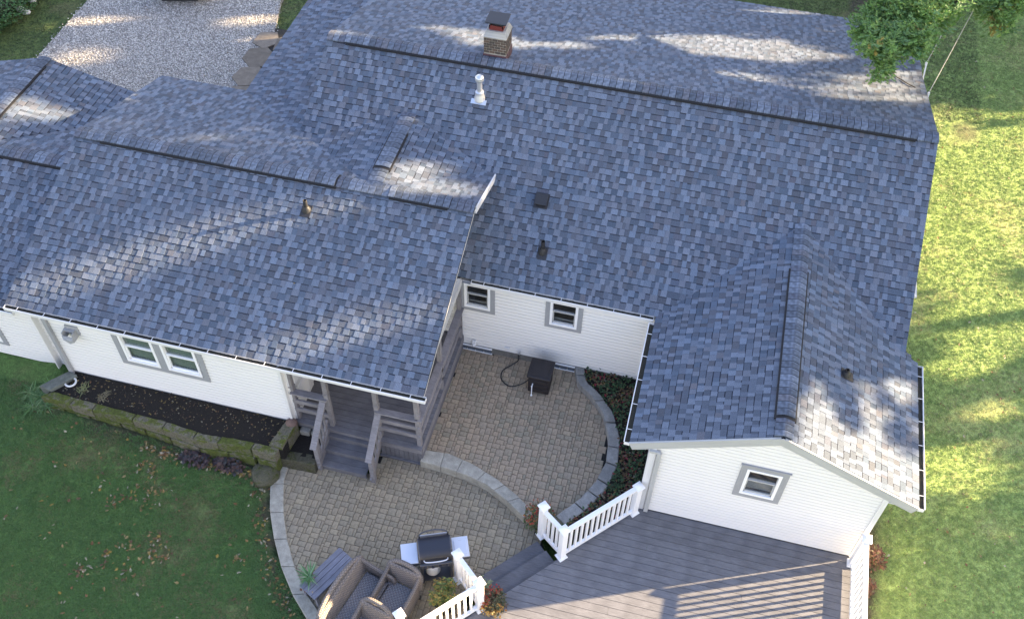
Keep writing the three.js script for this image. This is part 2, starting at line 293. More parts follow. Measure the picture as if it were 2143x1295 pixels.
function sidingZ(z, x0, x1, y0, yTop, holes = [], h = 0.1) { // boards on a wall that faces +z
  for (let y = y0; y < yTop(0, true) - 0.01; y += h) {
    let a = x0, b = x1; const ym = y + h * 0.6;
    while (a < x1 && yTop(a) < ym) a += 0.02;
    while (b > x0 && yTop(b) < ym) b -= 0.02;
    let runs = [[a, b]];
    for (const [hx0, hx1, hy0, hy1] of holes) if (ym > hy0 && ym < hy1) runs = runs.flatMap(([p, r]) => (hx1 <= p || hx0 >= r ? [[p, r]] : [[p, hx0], [hx1, r]])).filter(([p, r]) => r - p > 0.02);
    for (const [p, r] of runs) { if (r - p < 0.03) continue; const g = lap(r - p, h); g.rotateY(-Math.PI / 2); g.scale(1, 1, 1); const m = part('siding_board', metres(g), M.siding, house); m.position.set(r, y, z); m.rotation.set(0, 0, 0); }
  }
}
function sidingX(x, z0, z1, y0, y1, facing, h = 0.1) {
  for (let y = y0; y < y1 - 0.02; y += h) { const g = lap(z1 - z0, h); if (facing < 0) { g.rotateY(Math.PI); g.translate(0, 0, z1 - z0); } part('siding_board', metres(g), M.siding, house, [x, y, z0]); }
}
function backing(x0, x1, y0, y1, z, holes) { // sheathing behind the boards with openings for the windows
  const s = new THREE.Shape([[x0, y0], [x1, y0], [x1, y1], [x0, y1]].map((p) => new THREE.Vector2(...p)));
  for (const [a, b, c, d] of holes) s.holes.push(new THREE.Path([[a, c], [a, d], [b, d], [b, c]].map((p) => new THREE.Vector2(...p))));
  const g = new THREE.ExtrudeGeometry(s, { depth: 0.03, bevelEnabled: false }); g.translate(0, 0, z - 0.031); part('wall_sheathing', metres(g), M.siding, house);
}
function windowZ(z, x0, x1, y0, y1, sashes, cas, style) {
  const tc = style === 'gable' ? cas : 0.004;   // under the gutters the head casing is out of sight // casing outline given; sashes = list of [x0, x1]
  const w = new THREE.Group(); w.name = 'window'; house.add(w); w.position.set(0, 0, z);
  const f = (x, y, a, b, d, zz) => ch(a, b, d, x, y, zz, 0.004);
  part('casing', [f((x0 + x1) / 2, y0 + cas / 2, x1 - x0, cas, 0.04, 0.012), f((x0 + x1) / 2, y1 - tc / 2, x1 - x0, tc, 0.04, 0.012), f(x0 + cas / 2, (y0 + cas + y1 - tc) / 2, cas, y1 - y0 - cas - tc, 0.04, 0.012), f(x1 - cas / 2, (y0 + cas + y1 - tc) / 2, cas, y1 - y0 - cas - tc, 0.04, 0.012), ...sashes.slice(1).map((s, i) => f((s[0] + sashes[i][1]) / 2, (y0 + cas + y1 - tc) / 2, s[0] - sashes[i][1], y1 - y0 - cas - tc, 0.04, 0.012)),
    ...(style === 'gable' ? [f((x0 + x1) / 2, y1 + 0.008, x1 - x0 + 0.05, 0.016, 0.055, 0.012)] : [])], M.trimGrey, w);
  for (const [a, b] of sashes) {
    const c = y0 + cas, d = y1 - tc, t = 0.055, mid = (c + d) / 2 + (d - c) * 0.06, cx = (a + b) / 2, W = b - a;
    part('frame', [f(cx, c + t / 2, W, t, 0.09, -0.005), f(cx, d - t / 2, W, t, 0.09, -0.005), f(a + t / 2, (c + d) / 2, t, d - c - 2 * t, 0.09, -0.005), f(b - t / 2, (c + d) / 2, t, d - c - 2 * t, 0.09, -0.005)], M.vinyl, w);
    const sashMat = style === 'gable' || style === 'main' ? M.rake : M.vinyl;
    part('meeting_rail', f(cx, mid, W - 2 * t, 0.035, 0.045, -0.008), sashMat, w);
    part('lower_sash', [f(cx, c + t + 0.02, W - 2 * t, 0.04, 0.035, -0.014), f(a + t + 0.014, (c + mid) / 2, 0.028, mid - c - t, 0.035, -0.014), f(b - t - 0.014, (c + mid) / 2, 0.028, mid - c - t, 0.035, -0.014)], sashMat, w);
    part('pane', bx(W - 2 * t, mid - c - t, 0.004, cx, (c + t + mid) / 2, -0.02), M.glass, w);
    part('pane', bx(W - 2 * t, d - t - mid, 0.004, cx, (d - t + mid) / 2, -0.03), M.glass, w);
    const slats = [];
    if (style === 'left') { for (let y = c + 0.04; y < d - 0.02; y += 0.03) slats.push(bx(W - 0.1, 0.029, 0.006, cx, y, -0.075)); part('blind', slats, M.blindGreen, w); }
    if (style === 'gable') { for (let y = c + 0.1; y < mid - 0.02; y += 0.045) { const g = bx(W - 0.12, 0.003, 0.026); g.rotateX(1.2); g.translate(cx, y, -0.08); slats.push(g); } part('blind', slats, M.blind, w); }
    if (style === 'main') { const g = bx(W - 0.12, 0.05, 0.02, cx, c + 0.1, -0.09); part('blind', g, M.blind, w); }
  }
}
function room(x0, x1, y0, y1, z1, z0) { part('room', [bx(x1 - x0, 0.02, z1 - z0, (x0 + x1) / 2, y0, (z0 + z1) / 2), bx(x1 - x0, 0.02, z1 - z0, (x0 + x1) / 2, y1, (z0 + z1) / 2), bx(x1 - x0, y1 - y0, 0.02, (x0 + x1) / 2, (y0 + y1) / 2, z0), bx(0.02, y1 - y0, z1 - z0, x0, (y0 + y1) / 2, (z0 + z1) / 2), bx(0.02, y1 - y0, z1 - z0, x1, (y0 + y1) / 2, (z0 + z1) / 2)], M.room, house); }
room(-3.0, 0.6, 0.2, 2.17, 4.24, 2.0); room(-10.4, -6.2, 0.6, 2.28, 7.38, 5.0); room(2.0, 5.4, 0.15, 2.42, 7.27, 4.9); room(-15, -11.6, 0.2, 1.9, 7.1, 5.0);
const eaveTop = (h) => (x, top) => h;
// main wall (between porch and right wing)
const W1 = [-2.985, -2.215, 1.33, 2.178], W2 = [-1.125, -0.335, 1.31, 2.178];
const ins = ([a, b, c, d]) => [a + 0.05, b - 0.05, c + 0.05, d - 0.05];
sidingZ(4.27, -3.05, 1.6, 0.13, eaveTop(2.17), [W1, W2].map(ins)); backing(-3.05, 1.6, 0.1, 2.18, 4.27, [W1, W2].map(ins));
windowZ(4.285, ...W1, [[W1[0] + 0.1, W1[1] - 0.1]], 0.1, 'main'); windowZ(4.285, ...W2, [[W2[0] + 0.1, W2[1] - 0.1]], 0.1, 'main');
sidingZ(4.27, -5.69, -3.05, 0.42, eaveTop(2.25)); backing(-5.69, -3.05, 0.2, 2.3, 4.27, []);
// left wing wall
const W3 = [-9.24, -7.31, 1.27, 2.285];
sidingZ(7.41, -10.72, -5.69, 0.5, eaveTop(2.28), [ins(W3)]); backing(-10.72, -5.69, 0.4, 2.29, 7.41, [ins(W3)]);
windowZ(7.425, ...W3, [[-9.1, -8.36], [-8.19, -7.45]], 0.12, 'left');
part('corner_board', ch(0.05, 1.95, 0.06, -5.69, 1.37, 7.42), M.white, house);
// far left wall with its window, a step lower
const W4 = [-13.6, -12.34, 0.47, 1.5];
sidingZ(7.15, -16, -10.74, 0.1, eaveTop(1.95), [ins(W4)]); backing(-16, -10.74, -0.1, 1.95, 7.15, [ins(W4)]); sidingX(-10.74, 7.15, 7.4, 0.4, 2.3, -1); part('soffit', bx(0.7, 0.02, 0.3, -11.1, 2.33, 7.24), M.rake, house);
windowZ(7.165, ...W4, [[-13.5, -12.44]], 0.1, 'main');
// right wing gable and its left side
const W5 = [3.17, 4.02, 1.34, 2.40], gab = (x, top) => (top ? 3.3 : Math.min(H_R - S_R * Math.abs(x - X_R) - 0.12, 9));
sidingZ(7.305, 1.56, 5.74, 0.06, gab, [ins(W5)]);
{ const s = new THREE.Shape([[1.56, 0], [5.74, 0], [5.74, 2.38], [3.66, 3.35], [1.56, 2.38]].map((p) => new THREE.Vector2(...p))), [a, b, c, d] = ins(W5); s.holes.push(new THREE.Path([[a, c], [a, d], [b, d], [b, c]].map((p) => new THREE.Vector2(...p)))); const g = new THREE.ExtrudeGeometry(s, { depth: 0.03, bevelEnabled: false }); g.translate(0, 0, 7.274); part('wall_sheathing', metres(g), M.siding, house); }
windowZ(7.32, ...W5, [[W5[0] + 0.11, W5[1] - 0.11]], 0.11, 'gable');
sidingX(1.56, 4.28, 7.28, 0.12, 2.2, -1); sidingX(5.74, 4.3, 7.28, 0.12, 2.2, 1); sidingX(-5.69, 4.3, 7.4, 0.42, 2.3, 1);
part('corner_board', [ch(0.13, 2.35, 0.05, 1.58, 1.2, 7.32), ch(0.05, 2.35, 0.1, 1.53, 1.2, 7.28)], M.white, house);
part('corner_board', ch(0.1, 2.3, 0.06, 5.72, 1.18, 7.32), M.white, house);
part('soffit', [bx(0.4, 0.02, 3.1, 1.36, 2.2, 5.77), bx(0.5, 0.02, 3.1, 6.0, 2.16, 5.77)], M.white, house);
part('downspout', [ch(0.085, 2.15, 0.065, 1.7, 1.12, 7.37), ch(0.2, 0.06, 0.06, 1.62, 2.21, 7.37)], M.rake, house);
part('downspout', [ch(0.09, 1.9, 0.07, -10.68, 1.33, 7.47), span(V(-10.68, 0.42, 7.47), V(-10.6, 0.36, 7.66), 0.09, 0.07)], M.trimGrey, house);
part('drain_ring', (() => { const g = new THREE.TorusGeometry(0.11, 0.022, 8, 20); g.rotateX(Math.PI / 2); g.translate(-10.57, 0.47, 7.72); return g; })(), M.white, house);
// foundation and basement windows
part('foundation', metres(bx(4.7, 0.5, 0.06, -0.7, -0.12, 4.28)), M.stoneFoundation, house);
part('foundation', [metres(bx(5.2, 0.5, 0.05, -13.4, -0.26, 7.15)), metres(bx(4.18, 0.7, 0.05, 3.65, -0.3, 7.28))], M.stoneFoundation, house);
for (const [a, b] of [[-3.03, -2.27], [-0.88, -0.38]]) {
  const w = new THREE.Group(); w.name = 'basement_window'; house.add(w);
  part('frame', [bx(b - a, 0.025, 0.03, (a + b) / 2, -0.05, 4.325), bx(b - a, 0.02, 0.03, (a + b) / 2, 0.105, 4.325)], M.vinyl, w);
  const n = b - a > 0.6 ? 4 : 3;
  for (let i = 0; i < n; i++) part('pane', bx((b - a) / n - 0.02, 0.13, 0.012, a + ((i + 0.5) / n) * (b - a), 0.028, 4.32), mat(col(0.10, 0.12, 0.15), { roughness: 0.12 }), w);
}
part('dryer_vent', [ch(0.1, 0.12, 0.07, -2.68, 0.25, 4.33, 0.02), new THREE.SphereGeometry(0.05, 10, 8).translate(-2.68, 0.2, 4.36)], M.white, house);
part('outlet_box', [ch(0.12, 0.05, 0.05, -1.93, 0.27, 4.31, 0.01)], M.white, house);
{ const t = thing('cellar_hatch', 'small tan hatch with white edges against the right wall by the sunny lawn', 'hatch'); const L = (z) => [[5.95, -0.5], [7.05, -0.5], [7.05, -0.28], [5.95, 0.35]];
  const g = prism(L(0), 0.9); g.translate(0, 0, -1.0); part('cheek_wall', g, M.white, t); part('lid', span(V(6.0, 0.36, -0.55), V(7.0, -0.23, -0.55), 0.74, 0.03), mat(col(0.3, 0.2, 0.15), { map: woodGrain }), t);
  for (const z of [-0.98, -0.12]) part('edge_trim', span(V(5.97, 0.4, z), V(7.08, -0.25, z), 0.07, 0.05), M.white, t); part('edge_trim', bx(0.07, 0.06, 0.9, 7.06, -0.25, -0.55), M.white, t); }
// chimney: brick by brick
{
  const c = new THREE.Group(); c.name = 'chimney'; house.add(c); c.position.set(-3.41, 0, -0.4);
  const mortar = mat(col(0.42, 0.39, 0.34), { map: speckle }), bricks = [[0.135, 0.1, 0.08], [0.11, 0.085, 0.07], [0.16, 0.11, 0.085], [0.095, 0.08, 0.07]].map((k) => mat(col(...k), { map: speckle, roughness: 0.9 })), W = 0.5, D = 0.5;
  part('mortar_core', metres(bx(W - 0.012, 1.3, D - 0.012, 0, 4.4, 0)), mortar, c);
  part('base_flashing', [ch(W + 0.03, 0.22, D + 0.03, 0, 4.51, 0, 0.008)], mat(col(0.1, 0.048, 0.05), { roughness: 0.6 }), c);
  const g1 = ch(0.115, 0.052, 0.06, 0, 0, 0, 0.006);
  reseed(41);
  for (let k = 0; k < 6; k++) { const y = 4.685 + k * 0.062; for (let s = 0; s < 4; s++) { const hor = s < 2, n = 4, off = k % 2 ? 0.06 : 0; for (let i = 0; i < n + (off ? 1 : 0); i++) { let t = -W / 2 + 0.06 + i * 0.124 - off, wd = 1; if (t < -W / 2 + 0.05) { t = -W / 2 + 0.032; wd = 0.5; } if (t > W / 2 - 0.05) { t = W / 2 - 0.032; wd = 0.5; } const m = part('brick', g1, pick(bricks), c); const e = (hor ? D : W) / 2 - 0.028 + rr(-0.002, 0.003); m.scale.x = wd; if (hor) m.position.set(t, y, s ? -e : e); else { m.position.set(s === 2 ? -e : e, y, t); m.rotation.y = Math.PI / 2; } } } }
  const crown = new THREE.CylinderGeometry(0.29, 0.37, 0.13, 4); crown.rotateY(Math.PI / 4); crown.translate(0, 5.12, 0); part('crown', metres(crown), mat(col(0.5, 0.49, 0.45), { map: speckle }), c);
  part('flue', [bx(0.31, 0.12, 0.02, 0, 5.23, 0.145), bx(0.31, 0.12, 0.02, 0, 5.23, -0.145), bx(0.02, 0.12, 0.31, 0.145, 5.23, 0), bx(0.02, 0.12, 0.31, -0.145, 5.23, 0)], mat(col(0.13, 0.022, 0.02)), c);
  part('cap', [ch(0.47, 0.022, 0.44, 0, 5.39, 0, 0.008), ch(0.42, 0.03, 0.4, 0, 5.37, 0, 0.01), ...[[-1, -1], [1, -1], [-1, 1], [1, 1]].map(([a, b]) => bx(0.02, 0.13, 0.02, a * 0.13, 5.3, b * 0.13))], mat(col(0.018, 0.022, 0.03), { roughness: 0.5 }), c);
}
// roof pipes and vents
function onRoof(name, n, x, z) { const g = new THREE.Group(), q = SLOPES.find((s) => s.n === n); g.name = name; house.add(g); g.position.set(x, q.h(x, z), z); return [g, q]; }
function flashing(g, q, w, l, m, off = 0) { const f = ch(w, 0.006, l, 0, 0, 0, 0.002); f.applyMatrix4(new THREE.Matrix4().makeBasis(q.A, q.N, q.D)); f.translate(q.N.x * 0.021 + q.D.x * off, q.N.y * 0.021 + q.D.y * off, q.N.z * 0.021 + q.D.z * off); part('flashing', f, m, g); }
const lathe = (pts, n = 16) => new THREE.LatheGeometry(pts.map((p) => new THREE.Vector2(...p)), n);
{ const [g, q] = onRoof('flue_pipe', 'main_front', -3.5, 0.78); flashing(g, q, 0.34, 0.12, M.galv, 0.09);
  part('storm_collar', lathe([[0.13, -0.02], [0.1, 0.1], [0.075, 0.17], [0.095, 0.175], [0.095, 0.185], [0.055, 0.2]]), M.galv, g);
  part('pipe', lathe([[0.058, 0.1], [0.058, 0.5]]), M.galv, g); part('cap', lathe([[0.06, 0.47], [0.092, 0.475], [0.092, 0.515], [0.082, 0.52], [0.092, 0.53], [0.092, 0.565], [0.05, 0.6], [0, 0.605]]), M.galv, g); }
for (const [n, x, z, h] of [['main_front', -1.41, 3.5, 0.32], ['left_front', -6.1, 4.45, 0.28], ['right_right', 4.75, 5.3, 0.16]]) {
  const [g, q] = onRoof('vent_pipe', n, x, z); flashing(g, q, 0.21, 0.27, M.pipeBlack, 0.02);
  part('boot', lathe([[0.1, -0.03], [0.088, 0.05], [0.055, 0.1], [0.045, 0.12]]), M.pipeBlack, g);
  part('pipe', lathe([[0.042, 0.05], [0.042, h], [0.03, h], [0.03, 0.1]]), M.pipeBlack, g);
}
{ const [g, q] = onRoof('box_vent', 'main_front', -1.67, 2.55); flashing(g, q, 0.3, 0.34, M.pipeBlack);
  const b = [ch(0.24, 0.075, 0.23, 0, 0.06, 0, 0.02), ch(0.26, 0.018, 0.25, 0, 0.1, 0, 0.008)].map((k) => k.applyMatrix4(new THREE.Matrix4().makeBasis(q.A, q.N, q.D))); part('hood', b, M.pipeBlack, g); }
// vent hood on the left wall, door under the porch roof
{ const g = new THREE.Group(); g.name = 'vent_hood'; house.add(g); g.position.set(-10.17, 1.98, 7.43); g.scale.setScalar(0.85);
  part('mounting_plate', ch(0.34, 0.3, 0.04, 0.05, 0.07, 0.01), M.trimGrey, g);
  part('hood', [bx(0.02, 0.26, 0.18, -0.13, -0.02, 0.1), bx(0.02, 0.26, 0.18, 0.13, -0.02, 0.1), bx(0.28, 0.02, 0.1, 0, 0.11, 0.06), prism([[-0.14, -0.15], [0, -0.24], [0.14, -0.15], [0.14, 0.02], [-0.14, 0.02]], 0.02).translate(0, 0, 0.19)], M.trimGrey, g);
  part('louvre', [bx(0.24, 0.012, 0.05, 0, -0.04, 0.215), bx(0.24, 0.012, 0.05, 0, -0.1, 0.215), bx(0.1, 0.1, 0.012, 0.02, -0.07, 0.218)], M.rake, g); part('back_plate', bx(0.24, 0.1, 0.012, 0, 0.04, 0.05), M.trimGrey, g); }
{ const d = new THREE.Group(); d.name = 'door'; house.add(d); d.position.set(-5.66, 0.4, 6.86);
  part('door_leaf', ch(0.04, 1.85, 0.72, 0.01, 0.93, 0), M.white, d); part('door_frame', [bx(0.06, 1.95, 0.08, 0, 0.97, 0.41), bx(0.06, 1.95, 0.08, 0, 0.97, -0.41), bx(0.06, 0.08, 0.9, 0, 1.96, 0)], M.white, d);
  part('door_panel', [ch(0.02, 0.6, 0.5, 0.035, 0.45, 0), ch(0.02, 0.7, 0.5, 0.035, 1.3, 0)], M.vinyl, d); part('handle', new THREE.SphereGeometry(0.03, 8, 6).translate(0.07, 0.9, 0.28), M.galv, d); }
// ---------------------------------------------------------------- ground
const LOWER = -0.24, UPPER = -0.05, DECKY = 0.03;
const smooth = (a, b, x) => { const t = Math.max(0, Math.min(1, (x - a) / (b - a))); return t * t * (3 - 2 * t); };
const lerp = (a, b, t) => a + (b - a) * t;
function landY(x, z) {
  const front = x < 0 ? lerp(0.06, -0.3, smooth(-11.5, -5.8, x)) - 0.22 * smooth(8.3, 13, z) * smooth(-6, -9, x) : lerp(-0.3, -0.55, smooth(0, 5.5, x));
  const back = lerp(0.1, -0.3, smooth(-10, 8, x));
  const bank = x < -5.4 && z > 4 ? 0.15 * smooth(10.4, 8.3, z) * smooth(-12.2, -10.8, x) * smooth(-5.5, -6.4, x) : 0;
  return bank + lerp(back, front, smooth(-3, 5, z)) + 0.03 * nz(x * 0.35, z * 0.35, 2);
}
const outerIn = [[-5.62, 8.1], [-5.57, 8.45], [-5.32, 9.07], [-5.01, 9.63], [-4.63, 10.16], [-4.21, 10.6], [-3.72, 10.98]];
const outerOut = [[-5.88, 8.14], [-5.84, 8.53], [-5.59, 9.14], [-5.26, 9.7], [-4.89, 10.22], [-4.47, 10.68], [-3.98, 11.1]];
const wallIn = [[-0.39, 4.29], [-0.23, 4.72], [0.13, 5.0], [0.46, 5.37], [0.69, 5.96], [0.74, 6.5], [0.62, 7.02], [0.38, 7.5], [0.02, 7.96], [-0.16, 8.1]];
const wallOut = [[-0.18, 4.29], [-0.05, 4.64], [0.32, 4.92], [0.68, 5.32], [0.92, 5.92], [0.98, 6.54], [0.86, 7.12], [0.6, 7.63], [0.24, 8.1], [0.02, 8.3]];
const curbBack = [[-2.98, 7.12], [-2.46, 7.07], [-1.91, 7.19], [-1.35, 7.4], [-0.83, 7.67], [-0.36, 8.02]];
const curbFront = [[-2.98, 7.4], [-2.45, 7.42], [-1.99, 7.47], [-1.5, 7.59], [-1.05, 7.82], [-0.61, 8.1]];
const midLine = (A, B) => A.map(([x, z], i) => [(x + B[i][0]) / 2, (z + B[i][1]) / 2]);
const lowerPoly = [...midLine(outerIn, outerOut), [-3.2, 11.3], [-2.4, 11.9], [-1.0, 10.6], [-1.3, 9.9], [-0.9, 9.4], [-0.1, 8.5], ...[...midLine(curbFront, curbBack)].reverse(), [-3.86, 7.25], [-3.9, 7.9], [-5.0, 7.9], [-5.0, 8.02]];
const upperPoly = [[-3.0, 4.25], ...midLine(wallIn, wallOut), ...[...midLine(curbBack, curbFront)].reverse()];
const carve = [[-5.75, 8.0], [-5.7, 8.5], [-5.45, 9.1], [-5.13, 9.66], [-4.75, 10.2], [-4.3, 10.65], [-3.8, 11.1], [-2.6, 12.2], [5.6, 12.5], [5.6, 7.2], [5.6, -6.8], [-7, -6.8], [-9, 0.6], [-15, 2], [-15, 6.9], [-10.9, 6.9], [-10.75, 7.4], [-10.5, 8.0], [-6.1, 8.1]];
{
  const xs = [], zs = [];
  const axis = (a, b, near, out) => { for (let v = a; v <= b + 1e-6; v += near) out.push(v); for (const k of [1, 3, 7, 15, 40, 110, 300]) { out.unshift(a - k); out.push(b + k); } };
  axis(-22, 16, 0.25, xs); axis(-17, 16, 0.25, zs);
  const pos = [], colr = [], uv = [], idx = [];
  for (const z of zs) for (const x of xs) {
    let y = landY(x, z); if (inside(carve, x, z)) y -= 0.5;
    pos.push(x, y, z); uv.push(x, z);
    // colour of the turf: green, dry straw patches, bare soil along the curb and under the tree
    const p = nz(x * 0.5, z * 0.5, 7) * 0.5 + nz(x * 1.3, z * 1.3, 3) * 0.35 + nz(x * 3.1, z * 3.1, 5) * 0.2;
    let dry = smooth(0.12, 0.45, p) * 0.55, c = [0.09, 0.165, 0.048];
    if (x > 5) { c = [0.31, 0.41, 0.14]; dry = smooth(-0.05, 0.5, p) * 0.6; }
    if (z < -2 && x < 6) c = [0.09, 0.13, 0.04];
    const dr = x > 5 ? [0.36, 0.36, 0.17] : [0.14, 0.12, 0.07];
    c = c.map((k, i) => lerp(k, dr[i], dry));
    let soil = 0;
    for (let i = 0; i < outerOut.length; i++) soil = Math.max(soil, 1 - smooth(0.12, 0.42, Math.hypot(x - outerOut[i][0] + 0.12, z - outerOut[i][1] - 0.05) + 0.12 * nz(x * 3, z * 3)));
    if (x > -11.6 && x < -5.5) soil = Math.max(soil, (1 - smooth(0.1, 0.3, Math.abs(z - 8.42 - 0.06 * nz(x, 3)))) * smooth(-0.3, 0.3, nz(x * 2, 1.5) + 0.25));
    soil = Math.max(soil, 0.75 * (1 - smooth(0.2, 0.55, Math.hypot(x - 8.5, (z + 6.8) * 0.8))), x > 5 ? 1 - smooth(6.2, 6.6, x) : 0);
    c = c.map((k, i) => lerp(k, [0.075, 0.062, 0.048][i], soil));
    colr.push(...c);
  }
  const nx = xs.length;
  for (let j = 0; j + 1 < zs.length; j++) for (let i = 0; i + 1 < nx; i++) { const a = j * nx + i; idx.push(a, a + nx, a + 1, a + 1, a + nx, a + nx + 1); }
  const g = new THREE.BufferGeometry();
  g.setAttribute('position', new THREE.Float32BufferAttribute(pos, 3)); g.setAttribute('uv', new THREE.Float32BufferAttribute(uv, 2)); g.setAttribute('color', new THREE.Float32BufferAttribute(colr, 3));
  g.setIndex(idx); g.computeVertexNormals();
  const lm = scaled(lawnTex, 0.5);
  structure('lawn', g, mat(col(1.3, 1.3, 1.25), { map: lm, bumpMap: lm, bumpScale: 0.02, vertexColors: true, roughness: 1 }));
}
// gravel drive, flagstone path
const drive = [[-17.68, -5.6], [-17.62, -2.69], [-17.4, 2.5], [-9.4, 1.0], [-9.35, -0.1], [-11.36, -2.7], [-11.44, -3.5], [-11.5, -5.2], [-12.02, -7.0], [-12.0, -30], [-17.9, -30]];
{
  const g = flat(drive.map(([x, z]) => [x, z]), 0.2, 0.12); const gm = scaled(gravelTex, 0.5);
  structure('gravel_driveway', metres(g), mat(col(0.88, 0.85, 0.8), { map: gm, bumpMap: gm, bumpScale: 0.02, roughness: 0.95 }));
  const p = structure('flagstone_path', flat([[-11.9, -5.6], [-11.9, 1], [-9.3, 1], [-9.3, -5.6]], 0.192, 0.1), mat(col(0.06, 0.055, 0.045), { map: scaled(soilTex, 1) }));
  reseed(51);
  const flags = [[-11.62, -4.95, 0.36, 0.4], [-10.9, -4.9, 0.42, 0.5], [-11.5, -4.1, 0.42, 0.42], [-10.75, -3.95, 0.4, 0.44], [-11.42, -3.2, 0.4, 0.42], [-10.7, -3.0, 0.38, 0.44], [-11.3, -2.35, 0.4, 0.4], [-10.5, -2.1, 0.42, 0.44], [-11.1, -1.5, 0.38, 0.38], [-10.3, -1.2, 0.4, 0.42], [-10.7, -0.6, 0.4, 0.4]];
  for (const [x, z, a, b] of flags) { const n = 5 + Math.floor(rr(0, 2)), r0 = rr(0, 1), pts = []; for (let i = 0; i < n; i++) { const t = ((i + r0) / n) * 6.283, k = rr(0.95, 1.2) * 1.12; pts.push([x + Math.cos(t) * a * k, z + Math.sin(t) * b * k]); } part('flagstone', metres(flat(pts, 0.225 + rr(0, 0.01), 0.05)), mat(col(0.26, 0.22, 0.17).multiplyScalar(rr(0.75, 1.05)), { map: speckle }), p); }
  const n = 26000, peb = new THREE.IcosahedronGeometry(0.5, 0); peb.scale(1, 0.6, 0.8);
  const im = new THREE.InstancedMesh(peb, mat(col(1, 1, 1), { roughness: 0.95 }), n), m = new THREE.Matrix4(), c = new THREE.Color(), q = new THREE.Quaternion();
  let k = 0; while (k < n) { const x = rr(-18, -9.3), z = rr(-8, 2.4); if (!inside(drive, x + rr(-0.12, 0.12), z + rr(-0.12, 0.12))) continue; const s = rr(0.022, 0.05), v = rnd() < 0.14 ? rr(0.12, 0.3) : rr(0.38, 0.72); q.setFromEuler(new THREE.Euler(rr(-0.5, 0.5), rr(0, 6), rr(-0.5, 0.5))); m.compose(V(x, 0.205, z), q, V(s, s, s)); im.setMatrixAt(k, m); im.setColorAt(k, c.setRGB(v * 1.02, v * 0.98, v * 0.9)); k++; }
  im.name = 'gravel'; im.userData = { label: 'pale loose gravel stones lying over the driveway', category: 'gravel', kind: 'stuff' }; scene.add(shade(im));
}
// ---------------------------------------------------------------- patios: pavers one by one
const joint = mat(col(0.035, 0.032, 0.028), { map: scaled(soilTex, 2) });
const PAVE = [[0.452, 0.375, 0.257], [0.434, 0.359, 0.25], [0.416, 0.354, 0.25], [0.469, 0.392, 0.265], [0.397, 0.334, 0.238], [0.514, 0.398, 0.273], [0.497, 0.388, 0.269], [0.469, 0.378, 0.269], [0.523, 0.412, 0.278], [0.442, 0.364, 0.255]].map((c) => col(...c));
const paveMat = PAVE.map((c) => mat(c, { map: speckle, bumpMap: speckle, bumpScale: 0.003, roughness: 0.95 }));
const paveMany = mat(col(1, 1, 1), { map: speckle, bumpMap: speckle, bumpScale: 0.003, roughness: 0.95 });
const paverGeo = (() => { const s = new THREE.CylinderGeometry(0.66, 0.70711, 1, 4, 1); s.rotateY(Math.PI / 4); const p = s.attributes.position; for (let i = 0; i < p.count; i++) p.setY(i, p.getY(i) > 0 ? 0 : -1); const g = new THREE.BoxGeometry(1, 1, 1, 1, 1, 1); g.translate(0, -0.5, 0); const q = g.attributes.position; return g; })();
const paverTop = (w, d) => { // rounded-over paver
  const b = 0.007, g = new THREE.BufferGeometry(), P = [], I = [], ring = (x, z, y) => { P.push(-x, y, -z, x, y, -z, x, y, z, -x, y, z); };
  ring(w / 2, d / 2, -0.03); ring(w / 2, d / 2, -b); ring(w / 2 - b, d / 2 - b, 0);
  for (let r = 0; r < 2; r++) for (let k = 0; k < 4; k++) { const a = r * 4 + k, c = r * 4 + ((k + 1) % 4); I.push(a, a + 4, c, c, a + 4, c + 4); }
  I.push(8, 11, 9, 9, 11, 10); g.setAttribute('position', new THREE.Float32BufferAttribute(P, 3)); g.setIndex(I);
  const f = g.toNonIndexed(); f.computeVertexNormals(); return metres(f, 2.2);
};
function patio(name, poly, y, tintPick) {
  const base = structure(name, metres(flat(poly, y - 0.014, 0.3)), joint);
  const U = 0.057, cells = new Set(), list = [], x0 = -6.5, z0 = 4, nx = 125, nzz = 146;
  const shapes = [[2, 2], [3, 2], [2, 3], [3, 2], [3, 3], [2, 3], [3, 2]];
  for (let j = 0; j < nzz; j++) for (let i = 0; i < nx; i++) {
    if (cells.has(i + j * 1000)) continue;
    let free = 0; while (free < 3 && !cells.has(i + free + j * 1000)) free++;
    let s = pick(shapes); if (s[0] > free) s = [free, pick([2, 3, 2])]; if (free === 4) s = [2, 2];
    if (free - s[0] === 1 && free < 3) s = [free, s[1]];
    let ok = true; for (let b = 0; b < s[1]; b++) for (let a = 0; a < s[0]; a++) if (cells.has(i + a + (j + b) * 1000)) ok = false;
    if (!ok) s = [s[0], 1];
    for (let b = 0; b < s[1]; b++) for (let a = 0; a < s[0]; a++) cells.add(i + a + (j + b) * 1000);
    const x = x0 + (i + s[0] / 2) * U, z = z0 + (j + s[1] / 2) * U;
    if (inside(poly, x, z)) list.push({ x, z, s, d: V(x, y, z).distanceTo(camera.position), t: tintPick(x, z) });
  }
  return { base, list, y };
}
reseed(61);
const lowerP = patio('lower_patio', lowerPoly, LOWER, () => pick([0, 1, 1, 2, 2, 3, 4, 0, 4]));
const upperP = patio('upper_patio', upperPoly, UPPER, () => pick([5, 6, 6, 7, 7, 8, 9, 5, 2]));
